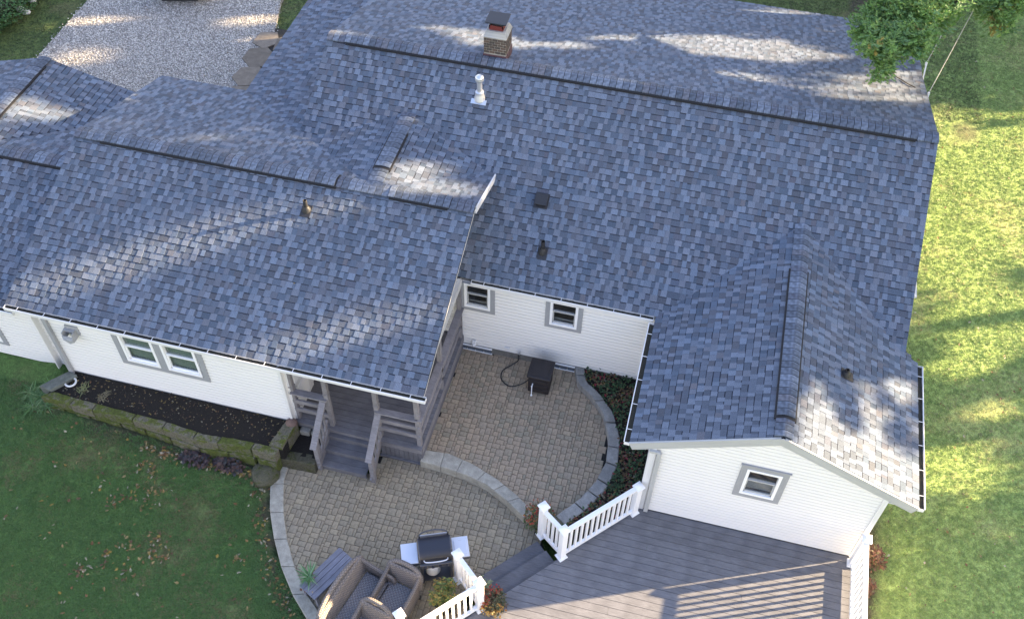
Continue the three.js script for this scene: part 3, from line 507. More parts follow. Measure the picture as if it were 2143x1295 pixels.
{
  const geos = {}, gOf = (s) => (geos[s] ??= paverTop(s[0] * 0.057 - 0.006, s[1] * 0.057 - 0.006));
  for (const P of [lowerP, upperP]) {
    P.list.sort((a, b) => a.d - b.d);
    const buckets = {};
    P.list.forEach((k, i) => {
      const y = P.y + rr(-0.003, 0.003);
      if (i < 300) { const m = part('paver', gOf(k.s), paveMat[k.t], P.base, [k.x, y, k.z]); m.rotation.set(rr(-0.008, 0.008), rr(-0.012, 0.012), rr(-0.008, 0.008)); } else (buckets[k.s] ??= []).push([k, y]);
    });
    const all = Object.values(buckets).flat(), g = paverTop(1, 1), gs = [], c = new THREE.Color();
    // the rest: joined, each stone still its own block
    for (const [k, y] of all) { const b = gOf(k.s).clone(); b.rotateY(rr(-0.012, 0.012)); b.translate(k.x, y, k.z); c.copy(PAVE[k.t]).multiplyScalar(rr(0.92, 1.08)); const n = b.attributes.position.count, a = new Float32Array(n * 3); for (let i = 0; i < n; i++) a.set([c.r, c.g, c.b], i * 3); b.setAttribute('color', new THREE.BufferAttribute(a, 3)); gs.push(b); }
    const m = part('pavers', gs, mat(col(1, 1, 1), { map: speckle, bumpMap: speckle, bumpScale: 0.003, roughness: 0.95, vertexColors: true }), P.base); m.userData.kind = 'stuff';
  }
}
// curbs and stone walls
const rimShape = (A, B, y0, y1, cuts, gap, jitter, round = 0) => { // stones between two matching lines
  const out = [], at = (L, t) => { const f = Math.max(0, Math.min(0.9999, t)) * (L.length - 1), i = Math.floor(f), u = f - i; return [lerp(L[i][0], L[i + 1][0], u), lerp(L[i][1], L[i + 1][1], u)]; };
  for (let k = 0; k + 1 < cuts.length; k++) {
    const t0 = cuts[k] + gap, t1 = cuts[k + 1] - gap, n = 5, a = [], b = [];
    for (let i = 0; i <= n; i++) { const t = lerp(t0, t1, i / n); a.push(at(A, t)); b.push(at(B, t)); }
    const top = y1 + rr(-jitter, jitter), P = [], I = [], r = 0.015;
    for (let i = 0; i <= n; i++) { const [ax, az] = a[i], [bX, bz] = b[i], w = Math.hypot(bX - ax, bz - az), ux = (bX - ax) / w, uz = (bz - az) / w, e = i === 0 || i === n ? r * 0.6 : 0, j = () => rr(-round, round);
      P.push(ax, y0, az, ax + j(), top - r - e, az + j(), ax + ux * r, top - e + j() * 0.4, az + uz * r, (ax + bX) / 2, top - e + j() * 0.6, (az + bz) / 2, bX - ux * r, top - e + j() * 0.4, bz - uz * r, bX + j(), top - r - e, bz + j(), bX, y0, bz); }
    for (let i = 0; i < n; i++) for (let q = 0; q < 6; q++) { const p = i * 7 + q; I.push(p, p + 1, p + 7, p + 1, p + 8, p + 7); }
    for (const i of [0, n]) { const p = i * 7; for (let q = 1; q < 6; q++) i ? I.push(p, p + q, p + q + 1) : I.push(p, p + q + 1, p + q); }
    const g = new THREE.BufferGeometry(); g.setAttribute('position', new THREE.Float32BufferAttribute(P, 3)); g.setIndex(I);
    const f = g.toNonIndexed(); f.computeVertexNormals(); out.push(metres(f, 1.2));
  }
  return out;
};
const even = (n, a = 0, b = 1, j = 0) => Array.from({ length: n + 1 }, (_, i) => lerp(a, b, i / n) + (i && i < n ? rr(-j, j) : 0));
const concrete = [0.5, 0.515, 0.49].map((v) => mat(col(v, v * 0.93, v * 0.76), { map: speckle, bumpMap: speckle, bumpScale: 0.004 }));
const mossTex = (base) => grain(256, (u, v) => { const n = 0.7 * tn(u, v, 5) + 0.6 * tn(u, v, 17) + 0.5 * tn(u, v, 50), m = smooth(0.75, 1.25, n + base * 0.45), b = 0.62 + rr(-0.1, 0.1) + 0.2 * tn(u, v, 30); return [lerp(b * 0.74, b * 0.58, m), lerp(b * 0.72, b * 0.64, m), lerp(b * 0.64, b * 0.22, m)]; });
reseed(71);
const mossA = mat(col(0.5, 0.52, 0.48), { map: mossTex(0.75), bumpMap: soilTex, bumpScale: 0.012 }), mossB = mat(col(0.56, 0.55, 0.52), { map: mossTex(0.1), bumpMap: soilTex, bumpScale: 0.01 }), plainStone = [0.45, 0.4, 0.48].map((v) => mat(col(v, v * 0.97, v * 0.9), { map: speckle, bumpMap: soilTex, bumpScale: 0.008 }));
{
  const t = thing('patio_border', 'curved pale concrete border stones between the lawn and the paved patio', 'border');
  rimShape(outerIn, outerOut, -0.5, LOWER + 0.03, [0, 0.06, 0.18, 0.345, 0.5, 0.66, 0.83, 1], 0.002, 0.003).forEach((g) => part('border_stone', g, pick(concrete), t));
  const c = thing('patio_curb', 'curved grey stone curb from the porch corner dividing the two patio levels', 'curb');
  rimShape(curbBack, curbFront, LOWER - 0.1, UPPER + 0.05, even(6, 0, 1, 0.02), 0.002, 0.004).forEach((g) => part('curb_stone', g, pick(concrete), c));
  const w = thing('retaining_wall', 'low curved stone wall rising from the hose box round the upper patio', 'stone wall');
  rimShape(wallIn, wallOut, UPPER - 0.2, 0.13, [0, 0.06, 0.14, 0.25, 0.37, 0.48, 0.56, 0.65, 0.72, 0.8, 0.9, 1], 0.003, 0.012, 0.008).forEach((g, i) => part('stone', g, i < 3 ? plainStone[1] : pick([plainStone[0], plainStone[2], plainStone[1], mossB]), w));
}
// raised bed on the left: mossy wall, mulch, cross stones
{
  const back = [[-10.8, 8.03], [-10.1, 8.06], [-9.1, 8.09], [-8.2, 8.1], [-7.3, 8.18], [-6.6, 8.12], [-5.7, 8.1]], top = back.map(([x, z], i) => [x - (i ? 0.02 : 0.2), z + 0.17 + 0.02 * Math.sin(i * 2.2)]);
  const w = thing('bed_wall', 'long moss-covered stone wall along the dark mulch bed', 'stone wall'); reseed(72);
  rimShape(back, top.map(([x, z]) => [x, z + 0.035]), -0.3, 0.2, even(9, 0, 1, 0.03), 0.004, 0.02, 0.02).forEach((g) => part('stone', g, pick([mossA, mossA, mossB]), w));
  rimShape(back, top, 0.18, 0.47, even(8, 0, 1, 0.03), 0.002, 0.008, 0.012).forEach((g) => part('stone', g, pick([mossA, mossA, mossB]), w));
  const c1 = thing('bed_end_stone', 'grey green stone across the left end of the mulch bed beside the downspout', 'stone block'); reseed(73);
  part('stone', rimShape([[-11.12, 8.0], [-10.72, 7.5]], [[-10.84, 8.05], [-10.5, 7.55]], -0.1, 0.53, [0, 1], 0, 0, 0.012)[0], mat(col(0.21, 0.23, 0.2), { map: speckle, bumpMap: soilTex, bumpScale: 0.01 }), c1);
  const c2 = thing('bed_end_stone', 'mossy stone across the right end of the mulch bed beside the porch', 'stone block');
  part('stone', rimShape([[-5.93, 8.1], [-5.78, 7.44]], [[-5.64, 8.12], [-5.56, 7.48]], -0.2, 0.52, [0, 1], 0, 0, 0.014)[0], mossB, c2);
  structure('mulch_bed', metres(flat([[-10.75, 7.43], [-5.6, 7.43], [-5.62, 8.12], [-7.3, 8.24], [-9, 8.14], [-10.9, 8.1]], 0.44, 0.5)), mat(col(0.026, 0.021, 0.02), { map: scaled(soilTex, 1.4), bumpMap: scaled(soilTex, 1.4), bumpScale: 0.03 }));
  structure('porch_bed', metres(flat([[-5.6, 7.4], [-5.0, 7.4], [-5.0, 7.95], [-5.62, 8.0]], 0.1, 0.4)), mat(col(0.026, 0.021, 0.02), { map: scaled(soilTex, 1.4), bumpMap: scaled(soilTex, 1.4), bumpScale: 0.03 }));
  const sl = thing('stone_slab', 'weathered grey stone block at the foot of the porch steps', 'stone block'); reseed(74);
  part('stone', rimShape([[-5.7, 7.92], [-5.02, 7.86]], [[-5.74, 8.14], [-5.01, 8.1]], -0.3, 0.1, [0, 1], 0, 0, 0.012)[0], mat(col(0.3, 0.3, 0.25), { map: mossTex(-0.35), bumpMap: soilTex, bumpScale: 0.01 }), sl);
  const st = thing('stone_row', 'low pale stones at the back of the small bed under the porch', 'stones'); for (const [x, l] of [[-5.45, 0.22], [-5.18, 0.26]]) part('stone', ch(l, 0.16, 0.14, x, 0.16, 7.42, 0.03), mat(col(0.36, 0.35, 0.31), { map: speckle }), st);
  const fs = thing('field_stone', 'rusty red rounded stone at the back of the right bed end', 'stone'); part('stone', new THREE.IcosahedronGeometry(0.13, 1).scale(1, 0.7, 0.9).translate(-5.68, 0.5, 7.5), mat(col(0.23, 0.15, 0.12), { map: speckle }), fs);
  const b = thing('boulder', 'round lichen-grey boulder between the lawn and the stone slab', 'boulder');
  const g = new THREE.IcosahedronGeometry(0.31, 4), p = g.attributes.position; for (let i = 0; i < p.count; i++) { const v = V(p.getX(i), p.getY(i), p.getZ(i)), k = 1 + 0.16 * nz(v.x * 4, v.y * 4, v.z * 4) + 0.05 * nz(v.x * 13, v.y * 13, v.z * 13); p.setXYZ(i, v.x * k * 0.92, v.y * k * 0.62, v.z * k); } g.computeVertexNormals(); g.translate(-5.98, -0.17, 8.42);
  part('stone', metres(g, 2), mat(col(0.40, 0.41, 0.34), { map: mossTex(-0.25), bumpMap: soilTex, bumpScale: 0.012 }), b);
}
// planted strip behind the curved wall
structure('planting_strip', metres(flat([...wallOut.slice(0, 10), [0.15, 8.4], [0.5, 8.2], [1.5, 7.4], [1.6, 4.29]].filter(Boolean), 0.1, 0.4)), mat(col(0.05, 0.036, 0.026), { map: scaled(soilTex, 1.3), bumpMap: scaled(soilTex, 1.3), bumpScale: 0.03 }));
// ---------------------------------------------------------------- back porch
{
  const t = thing('back_porch', 'weathered grey-purple wooden porch with steps under the left roof corner', 'porch'); reseed(81);
  const R = M.porchRail, F = 0.39;
  part('porch_floor', metres(bx(2.66, 0.2, 3.0, -4.3, F - 0.14, 5.8)), M.deckTrim, t);
  for (let z = 4.34; z < 7.3; z += 0.133) part('floor_board', metres(ch(2.76, 0.03, 0.127, -4.31, F, z + 0.064, 0.004)), M.porch, t);
  for (const x of [-5.62, -4.88, -3.84, -3.0]) { const p = new THREE.Group(); p.name = 'porch_post'; t.add(p); part('post_shaft', metres(ch(0.095, 1.95, 0.095, x, F + 0.97, 7.26, 0.006)), R, p); part('post_collar', metres(ch(0.12, 0.03, 0.12, x, F + 1.12, 7.26)), R, p); }
  part('porch_post', metres(ch(0.095, 1.8, 0.095, -2.99, F + 0.9, 4.36)), R, t); part('porch_post', metres(ch(0.095, 1.8, 0.095, -2.99, F + 0.9, 5.8)), R, t);
  part('porch_beam', [metres(bx(2.8, 0.18, 0.09, -4.3, 2.24, 7.26)), metres(bx(0.09, 0.18, 2.9, -2.96, 2.24, 5.8))], M.rake, t);
  for (const y of [1.36, 1.04, 0.75]) {
    const top = y > 1.3, w = top ? 0.15 : 0.045, h = top ? 0.035 : 0.11;
    part('rail', metres(ch(0.78, h, w, -5.25, y, 7.29)), R, t); part('rail', metres(ch(0.88, h, w, -3.42, y, 7.29)), R, t); part('rail', metres(ch(top ? 0.15 : 0.045, h, 3.0, -2.965, y, 5.84)), R, t);
  }
  part('rim_board', metres(ch(2.74, 0.2, 0.035, -4.31, 0.28, 7.335)), R, t); part('rim_board', metres(ch(0.035, 0.2, 3.05, -2.945, 0.28, 5.8)), R, t);
  for (let x = -3.84; x < -3.0; x += 0.1) part('skirt_board', metres(ch(0.094, 0.36, 0.02, x + 0.047, 0.0, 7.325, 0.003)), M.porch, t);
  for (let y = -0.03; y < 0.19; y += 0.075) part('skirt_board', metres(ch(0.02, 0.07, 3.02, -2.95, y, 5.8, 0.003)), M.porch, t);
  for (let x = -5.62; x < -5.02; x += 0.1) part('skirt_board', metres(ch(0.094, 0.3, 0.02, x + 0.047, 0.06, 7.325, 0.003)), M.porch, t);
  part('base_board', metres(ch(0.9, 0.05, 0.05, -3.42, -0.2, 7.35)), M.porch, t);
  [[-0.08, 7.96], [0.08, 7.68], [0.24, 7.44]].forEach(([y, z], i) => {
    const back = [7.68, 7.44, 7.32][i];
    part('tread', metres(ch(1.0, 0.035, (z - back + 0.03) / 2 - 0.003, -4.46, y - 0.016, z - (z - back) / 4 + 0.005, 0.006)), M.porch, t); part('tread', metres(ch(1.0, 0.035, (z - back + 0.03) / 2 - 0.003, -4.46, y - 0.016, back + (z - back) / 4 - 0.012, 0.006)), M.porch, t);
    part('riser', metres(ch(1.0, 0.15, 0.02, -4.46, y - 0.1, z - 0.02)), M.porch, t);
  });
  for (const x of [-4.94, -3.86]) {
    const g = new THREE.Group(); g.name = 'stair_rail'; t.add(g); const sx = x < -4.4 ? -0.02 : 0.06;
    part('handrail', metres(span(V(x + sx, 1.33, 7.28), V(x + sx, 0.66, 8.08), 0.13, 0.04)), R, g);
    part('lower_rail', metres(span(V(x + sx, 0.62, 7.3), V(x + sx, 0.02, 7.99), 0.04, 0.09)), R, g);
    part('newel_post', metres(ch(0.095, 0.92, 0.095, x + sx, 0.22, 7.96)), R, g);
    part('stringer', metres(span(V(x + sx * 0.4, 0.3, 7.34), V(x + sx * 0.4, -0.18, 7.98), 0.035, 0.22)), R, g);
    for (let k = 1; k <= 4; k++) { const z = 7.3 + k * 0.135, y = 1.33 - (z - 7.28) * 0.84; part('baluster', metres(bx(0.035, 0.68, 0.035, x + sx, y - 0.36, z)), R, g); }
  }
}
// ---------------------------------------------------------------- white-railed deck
const deckL = (z) => 1.52 - 0.886 * (z - 7.38);
{
  const t = thing('wooden_deck', 'grey composite board deck in front of the right gable wall', 'deck'); reseed(91);
  for (let z = 7.335, k = 0; z < 12.6; z += 0.1457, k++) {
    const a = deckL(z) + 0.005, b = deckL(z + 0.138) + 0.005, x1 = 5.86;
    const cut = k < 3 ? [] : [rr(a + 0.8, 5.2)], xs = k === 0 ? [1.45, 2.0, x1] : [null, ...(k % 2 ? cut : []), x1];
    for (let i = 0; i + 1 < xs.length; i++) { const la = xs[i] === null ? a : xs[i], lb = xs[i] === null ? b : xs[i], r = xs[i + 1] - (i + 2 < xs.length ? 0.004 : 0);
      const g = flat([[la, z], [r, z], [r, z + 0.138], [lb, z + 0.138]], DECKY, 0.025); part('deck_board', metres(g), pick(DECK), t, [0, rr(-0.001, 0.001), 0]); }
  }
  for (let x = -2.8; x < 5.85; x += 0.41) { const z0 = Math.max(7.36, 7.38 + (1.6 - x) / 0.886); if (z0 < 12.5) part('joist', metres(bx(0.04, 0.18, 12.6 - z0, x, DECKY - 0.117, (z0 + 12.6) / 2)), M.porchRail, t); }
  part('edge_board', metres(span(V(1.5, -0.09, 7.4), V(-3.1, -0.09, 12.6), 0.03, 0.22)), M.deckTrim, t);
  part('edge_board', metres(bx(0.03, 0.35, 5.2, 5.88, -0.16, 9.9)), M.white, t);
  const dir = V(-0.664, 0, 0.748), out = V(-0.748, 0, -0.664);
  for (let k = 1; k <= 2; k++) { const y = DECKY - 0.09 * k, c = out.clone().multiplyScalar(0.288 * k - 0.12), a = V(0.2, y - 0.015, 8.86).add(c), b = V(-0.88, y - 0.015, 10.07).add(c); part('step', metres(span(a, b, 0.275, 0.032)), M.deckStep, t); part('step_riser', metres(span(a.clone().addScaledVector(out, 0.12).add(V(0, -0.06, 0)), b.clone().addScaledVector(out, 0.12).add(V(0, -0.06, 0)), 0.02, 0.09)), M.deckTrim, t); }
}
const railPost = (parent, x, y, z, top, turn) => {
  const p = new THREE.Group(); p.name = 'post'; parent.add(p); p.position.set(x, y, z); p.rotation.y = turn; const h = top - y;
  part('post_sleeve', ch(0.125, h - 0.06, 0.125, 0, (h - 0.06) / 2, 0, 0.008), M.vinyl, p);
  const cap = new THREE.CylinderGeometry(0.03, 0.125, 0.055, 4); cap.rotateY(Math.PI / 4); cap.translate(0, h - 0.027, 0);
  part('post_cap', [cap.toNonIndexed(), bx(0.177, 0.03, 0.177, 0, h - 0.068, 0).toNonIndexed()], M.vinyl, p);
  part('base_skirt', [ch(0.185, 0.03, 0.185, 0, 0.016, 0, 0.008), ch(0.155, 0.03, 0.155, 0, 0.045, 0, 0.008)], M.vinyl, p);
};
function railSection(parent, A, B, turn) { // A, B: deck or ground points at the foot of each end post
  const d = B.clone().sub(A), L = Math.hypot(d.x, d.z), u = V(d.x / L, d.y / L, d.z / L), at = (s, h) => V(A.x + u.x * s, A.y + u.y * s + h, A.z + u.z * s);
  part('top_rail', span(at(0.06, 0.99), at(L - 0.06, 0.99), 0.085, 0.06), M.vinyl, parent);
  part('bottom_rail', span(at(0.06, 0.1), at(L - 0.06, 0.1), 0.05, 0.085), M.vinyl, parent);
  const n = Math.round((L - 0.12) / 0.128);
  for (let k = 1; k < n; k++) { const p = at(0.06 + (k * (L - 0.12)) / n, 0.545); part('baluster', bx(0.04, 0.84, 0.04, 0, 0, 0), M.vinyl, parent, [p.x, p.y, p.z], [0, turn, 0]); }
}
{
  const A = V(0.29, DECKY, 8.75), B = V(1.47, DECKY, 7.46), C = V(-0.19, LOWER + 0.12, 8.33), E = V(-0.95, DECKY, 10.14), D = V(-1.5, LOWER + 0.12, 9.63), G = V(-2.45, DECKY, 11.83), dt = Math.atan2(0.748, 0.664);
  const t1 = thing('deck_railing', 'white railing from the house corner to the deck steps', 'railing', [0, 0, 0], 0, 'white deck railings');
  railPost(t1, B.x, B.y, B.z, 1.1, dt); railPost(t1, A.x, A.y, A.z, 1.18, dt); railSection(t1, B, A, dt);
  const t2 = thing('deck_railing', 'short white railing going down the right side of the deck steps', 'railing', [0, 0, 0], 0, 'white deck railings');
  railPost(t2, C.x, C.y, C.z, 1.1, dt); railSection(t2, A, C, dt);
  const t3 = thing('deck_railing', 'white railing running out of the bottom edge beside the wicker chairs', 'railing', [0, 0, 0], 0, 'white deck railings');
  railPost(t3, E.x, E.y, E.z, 1.2, dt); railPost(t3, G.x, G.y, G.z, 1.18, dt); railSection(t3, E, G, dt);
  const t4 = thing('deck_railing', 'short white railing behind the gas grill, left of the deck steps', 'railing', [0, 0, 0], 0, 'white deck railings');
  railPost(t4, D.x, D.y, D.z, 1.02, dt); railSection(t4, E, D, dt);
  const t5 = thing('deck_railing', 'white railing along the right edge of the deck by the sunny lawn', 'railing', [0, 0, 0], 0, 'white deck railings');
  railPost(t5, 5.73, DECKY, 7.48, 1.14, 0); railPost(t5, 5.73, DECKY, 9.9, 1.14, 0); railPost(t5, 5.73, DECKY, 12.3, 1.14, 0);
  railSection(t5, V(5.73, DECKY, 7.48), V(5.73, DECKY, 9.9), 0); railSection(t5, V(5.73, DECKY, 9.9), V(5.73, DECKY, 12.3), 0);
  const wp = thing('white_post', 'white capped post cut by the bottom edge, left of the long railing', 'post'); railPost(wp, -2.15, LOWER, 11.02, 1.12, dt);
}
// ---------------------------------------------------------------- gas grill
{
  const t = thing('gas_grill', 'black gas grill with pale side shelves standing on the lower patio', 'grill', [-1.98, LOWER, 9.52], 0.4);
  const steel = mat(col(0.62, 0.63, 0.67), { metalness: 0.35, roughness: 0.4 }), blk = mat(col(0.02, 0.021, 0.03), { roughness: 0.38 }), grey = mat(col(0.09, 0.09, 0.1), { roughness: 0.5, metalness: 0.4 });
  const lid = new THREE.Shape(); lid.moveTo(-0.22, 0); lid.lineTo(-0.21, 0.13); lid.quadraticCurveTo(-0.17, 0.235, -0.02, 0.235); lid.quadraticCurveTo(0.14, 0.22, 0.2, 0.1); lid.lineTo(0.22, 0);
  const lg = new THREE.ExtrudeGeometry(lid, { depth: 0.56, bevelEnabled: true, bevelSize: 0.008, bevelThickness: 0.008, bevelSegments: 2 }); lg.rotateY(-Math.PI / 2); lg.translate(0.28, 0.88, 0); part('lid', lg, blk, t);
  for (const x of [-0.295, 0.295]) { const s = new THREE.ExtrudeGeometry(lid, { depth: 0.02, bevelEnabled: false }); s.scale(1.03, 1.06, 1); s.rotateY(-Math.PI / 2); s.translate(x + 0.01, 0.875, 0); part('lid_end', s, grey, t); }
  part('handle', [tube([V(-0.22, 1.0, 0.24), V(-0.2, 1.02, 0.285), V(0.2, 1.02, 0.285), V(0.22, 1.0, 0.24)], 0.012, 16)], steel, t);
  part('rear_hood', tube([V(-0.27, 0.95, -0.24), V(-0.24, 1.09, -0.26), V(0, 1.15, -0.28), V(0.24, 1.09, -0.26), V(0.27, 0.95, -0.24)], 0.016, 24), grey, t);
  part('warming_panel', bx(0.5, 0.08, 0.01, 0, 1.04, -0.235), steel, t);
  part('firebox', ch(0.58, 0.17, 0.46, 0, 0.79, 0, 0.02), blk, t);
  part('control_panel', ch(0.6, 0.13, 0.05, 0, 0.81, 0.26, 0.01), grey, t);
  for (let i = 0; i < 4; i++) { const k = new THREE.CylinderGeometry(0.026, 0.03, 0.03, 14); k.rotateX(Math.PI / 2); part('knob', k, blk, t, [-0.2 + i * 0.133, 0.82, 0.3]); }
  part('side_shelf', ch(0.31, 0.04, 0.42, -0.475, 0.87, 0, 0.012), steel, t); part('side_shelf', ch(0.31, 0.04, 0.42, 0.475, 0.87, 0, 0.012), steel, t);
  part('burner_lid', [ch(0.23, 0.014, 0.3, 0.475, 0.897, 0.01, 0.005), bx(0.06, 0.02, 0.016, 0.475, 0.9, -0.13)], steel, t);
  part('shelf_edge', [bx(0.31, 0.07, 0.02, -0.475, 0.84, 0.21), bx(0.31, 0.07, 0.02, 0.475, 0.84, 0.21), bx(0.02, 0.07, 0.4, -0.63, 0.84, 0)], grey, t);
  for (const [x, z] of [[-0.27, -0.2], [0.27, -0.2], [-0.27, 0.2], [0.27, 0.2]]) part('leg', ch(0.04, 0.72, 0.04, x, 0.36, z), grey, t);
  part('cart_shelf', ch(0.56, 0.03, 0.44, 0, 0.1, 0), grey, t); part('cart_side', bx(0.02, 0.6, 0.4, -0.285, 0.42, 0), grey, t); part('cart_side', bx(0.02, 0.6, 0.4, 0.285, 0.42, 0), grey, t);
  part('propane_tank', lathe([[0, 0.4], [0.08, 0.395], [0.135, 0.35], [0.145, 0.27], [0.145, 0.12], [0.11, 0.06], [0, 0.05]], 20).translate(-0.07, 0.06, 0.03), M.vinyl, t);
  part('tank_collar', lathe([[0.075, 0.39], [0.075, 0.47], [0.068, 0.47], [0.068, 0.39]]).translate(-0.07, 0.06, 0.03), M.vinyl, t);
  for (const x of [-0.28, 0.28]) { const w = new THREE.CylinderGeometry(0.06, 0.06, 0.035, 16); w.rotateZ(Math.PI / 2); part('wheel', w, blk, t, [x, 0.06, -0.22]); }
}
// ---------------------------------------------------------------- wicker seats
const weaveTex = (() => { const S = 128; return [0, 1].map((h) => grain(S, (u, v) => { const i = Math.floor(u * 8), j = Math.floor(v * 8), a = u * 8 - i, b = v * 8 - j, over = (i + j) % 2, s = over ? Math.sin(a * 3.14) * Math.pow(Math.sin(b * 3.14), 0.4) : Math.sin(b * 3.14) * Math.pow(Math.sin(a * 3.14), 0.4); return h ? s : (over ? 0.78 : 0.64) + rr(-0.06, 0.06); }, !h)); })();
reseed(101);
const wv = (m) => scaled(m, 3.6), wicker = mat(col(0.47, 0.40, 0.35), { map: wv(weaveTex[0]), bumpMap: wv(weaveTex[1]), bumpScale: 0.012, roughness: 0.7 });
const wickerSeat = mat(col(0.42, 0.40, 0.41), { map: scaled(weaveTex[0], 3.6), bumpMap: scaled(weaveTex[1], 3.6), bumpScale: 0.012, roughness: 0.7 });
function softBox(w, h, d, x, y, z, r) { const g = new RoundedBoxGeometry(w, h, d, 4, r); g.translate(x, y, z); return metres(g.index ? g.toNonIndexed() : g); }
function wickerSeatThing(name, label, cat, pos, turn, W, group) {
  const t = thing(name, label, cat, pos, turn, group);
  part('seat', softBox(W - 0.2, 0.1, 0.56, 0, 0.37, 0.06, 0.03), wickerSeat, t);
  part('apron', softBox(W - 0.12, 0.24, 0.56, 0, 0.22, 0.04, 0.02), wicker, t);
  { const g = softBox(W - 0.02, 0.5, 0.11, 0, 0.25, 0, 0.05); const p = g.attributes.position; for (let i = 0; i < p.count; i++) { const k = 1 - 0.18 * Math.pow(Math.abs(p.getX(i)) / (W / 2), 4); p.setY(i, p.getY(i) * (p.getY(i) > 0.2 ? k : 1)); } g.rotateX(-0.24); g.translate(0, 0.38, -0.27); g.computeVertexNormals(); part('backrest', g, wicker, t);
    const r = tube([V(-W / 2 + 0.03, 0.4, -0.29), V(-W / 2 + 0.04, 0.72, -0.37), V(-W / 4, 0.86, -0.41), V(W / 4, 0.86, -0.41), V(W / 2 - 0.04, 0.72, -0.37), V(W / 2 - 0.03, 0.4, -0.29)], 0.045, 40, 8); part('back_roll', r, scaledWicker, t); }
  for (const s of [-1, 1]) {
    const x = s * (W / 2 - 0.05), a = tube([V(x * 0.98, 0.74, -0.34), V(x, 0.66, -0.2), V(x, 0.61, 0.08), V(x, 0.585, 0.3), V(x, 0.52, 0.36), V(x, 0.3, 0.36), V(x, 0.06, 0.35)], 0.042, 36, 8);
    const arm = part('arm', a, scaledWicker, t); part('arm_panel', softBox(0.05, 0.46, 0.6, x, 0.34, 0.04, 0.02), wicker, arm);
    for (const z of [-0.26, 0.33]) part('leg', ch(0.05, 0.12, 0.05, x, 0.06, z), M.pipeBlack, t);
  }
  return t;
}
const scaledWicker = mat(col(0.47, 0.40, 0.35), { map: (() => { const m = weaveTex[0].clone(); m.repeat.set(8, 1); m.needsUpdate = true; return m; })(), bumpMap: (() => { const m = weaveTex[1].clone(); m.repeat.set(8, 1); m.needsUpdate = true; return m; })(), bumpScale: 0.012, roughness: 0.7 });
wickerSeatThing('loveseat', 'brown wicker loveseat with a woven grey seat beside the slatted bench', 'loveseat', [-3.12, LOWER, 10.68], 1.335, 1.42);
wickerSeatThing('wicker_armchair', 'brown wicker armchair between the loveseat and the white railing', 'armchair', [-2.5, LOWER, 10.33], -0.2, 0.74, 'wicker armchairs');
wickerSeatThing('wicker_armchair', 'wicker armchair half cut off by the bottom edge', 'armchair', [-2.78, LOWER, 11.17], -0.25, 0.7, 'wicker armchairs');
{
  const t = thing('slatted_bench', 'low slate-grey slatted bench between the loveseat and the curved border', 'bench', [-3.88, LOWER, 10.27], 1.115); reseed(103);
  const m = mat(col(0.26, 0.265, 0.32), { map: woodGrain, roughness: 0.7 });
  for (let i = 0; i < 4; i++) part('slat', metres(ch(1.02, 0.03, 0.1, 0, 0.42, -0.16 + i * 0.107, 0.004)), m, t);
  part('apron', [metres(bx(0.96, 0.07, 0.02, 0, 0.37, -0.19)), metres(bx(0.96, 0.07, 0.02, 0, 0.37, 0.19))], m, t); for (const x of [-0.44, 0.44]) for (const z of [-0.17, 0.17]) part('leg', metres(ch(0.06, 0.4, 0.06, x, 0.2, z)), m, t);
}
// ---------------------------------------------------------------- hose box and hose
{
  const t = thing('hose_box', 'dark brown resin hose box with a white crank against the house wall', 'hose box', [-1.03, UPPER, 4.88]); const b = mat(col(0.032, 0.026, 0.028), { roughness: 0.5, map: speckle });
  part('body', [metres(ch(0.46, 0.5, 0.46, 0, 0.27, 0, 0.02))], b, t); for (let i = 0; i < 3; i++) part('front_panel', metres(ch(0.4, 0.11, 0.02, 0, 0.12 + i * 0.15, 0.235, 0.006)), b, t);
  part('lid', metres(ch(0.52, 0.06, 0.54, 0, 0.58, 0, 0.02)), b, t); part('lid_panel', metres(ch(0.4, 0.02, 0.4, 0, 0.612, 0, 0.008)), b, t);
  part('crank', [tube([V(-0.12, 0.36, 0.25), V(-0.12, 0.36, 0.33)], 0.014, 4), tube([V(-0.12, 0.36, 0.33), V(-0.12, 0.08, 0.34)], 0.012, 4), new THREE.SphereGeometry(0.024, 10, 8).translate(-0.12, 0.06, 0.345), new THREE.SphereGeometry(0.02, 10, 8).translate(-0.12, 0.37, 0.335)], M.vinyl, t);
  const h = thing('garden_hose', 'black hose looping from the wall spigot to the hose box', 'hose');
  part('tube', tube([V(-1.65, 0.2, 4.36), V(-1.65, 0.02, 4.4), V(-1.75, -0.03, 4.5), V(-1.92, -0.035, 4.72), V(-1.88, -0.035, 4.96), V(-1.66, -0.035, 5.08), V(-1.42, 0.0, 4.98), V(-1.26, 0.1, 4.86)], 0.013, 60, 7), M.pipeBlack, h); part('coupling', [new THREE.CylinderGeometry(0.02, 0.02, 0.06, 10).translate(-1.65, 0.2, 4.35), new THREE.TorusGeometry(0.025, 0.008, 6, 12).translate(-1.65, 0.26, 4.36)], M.galv, h);
}
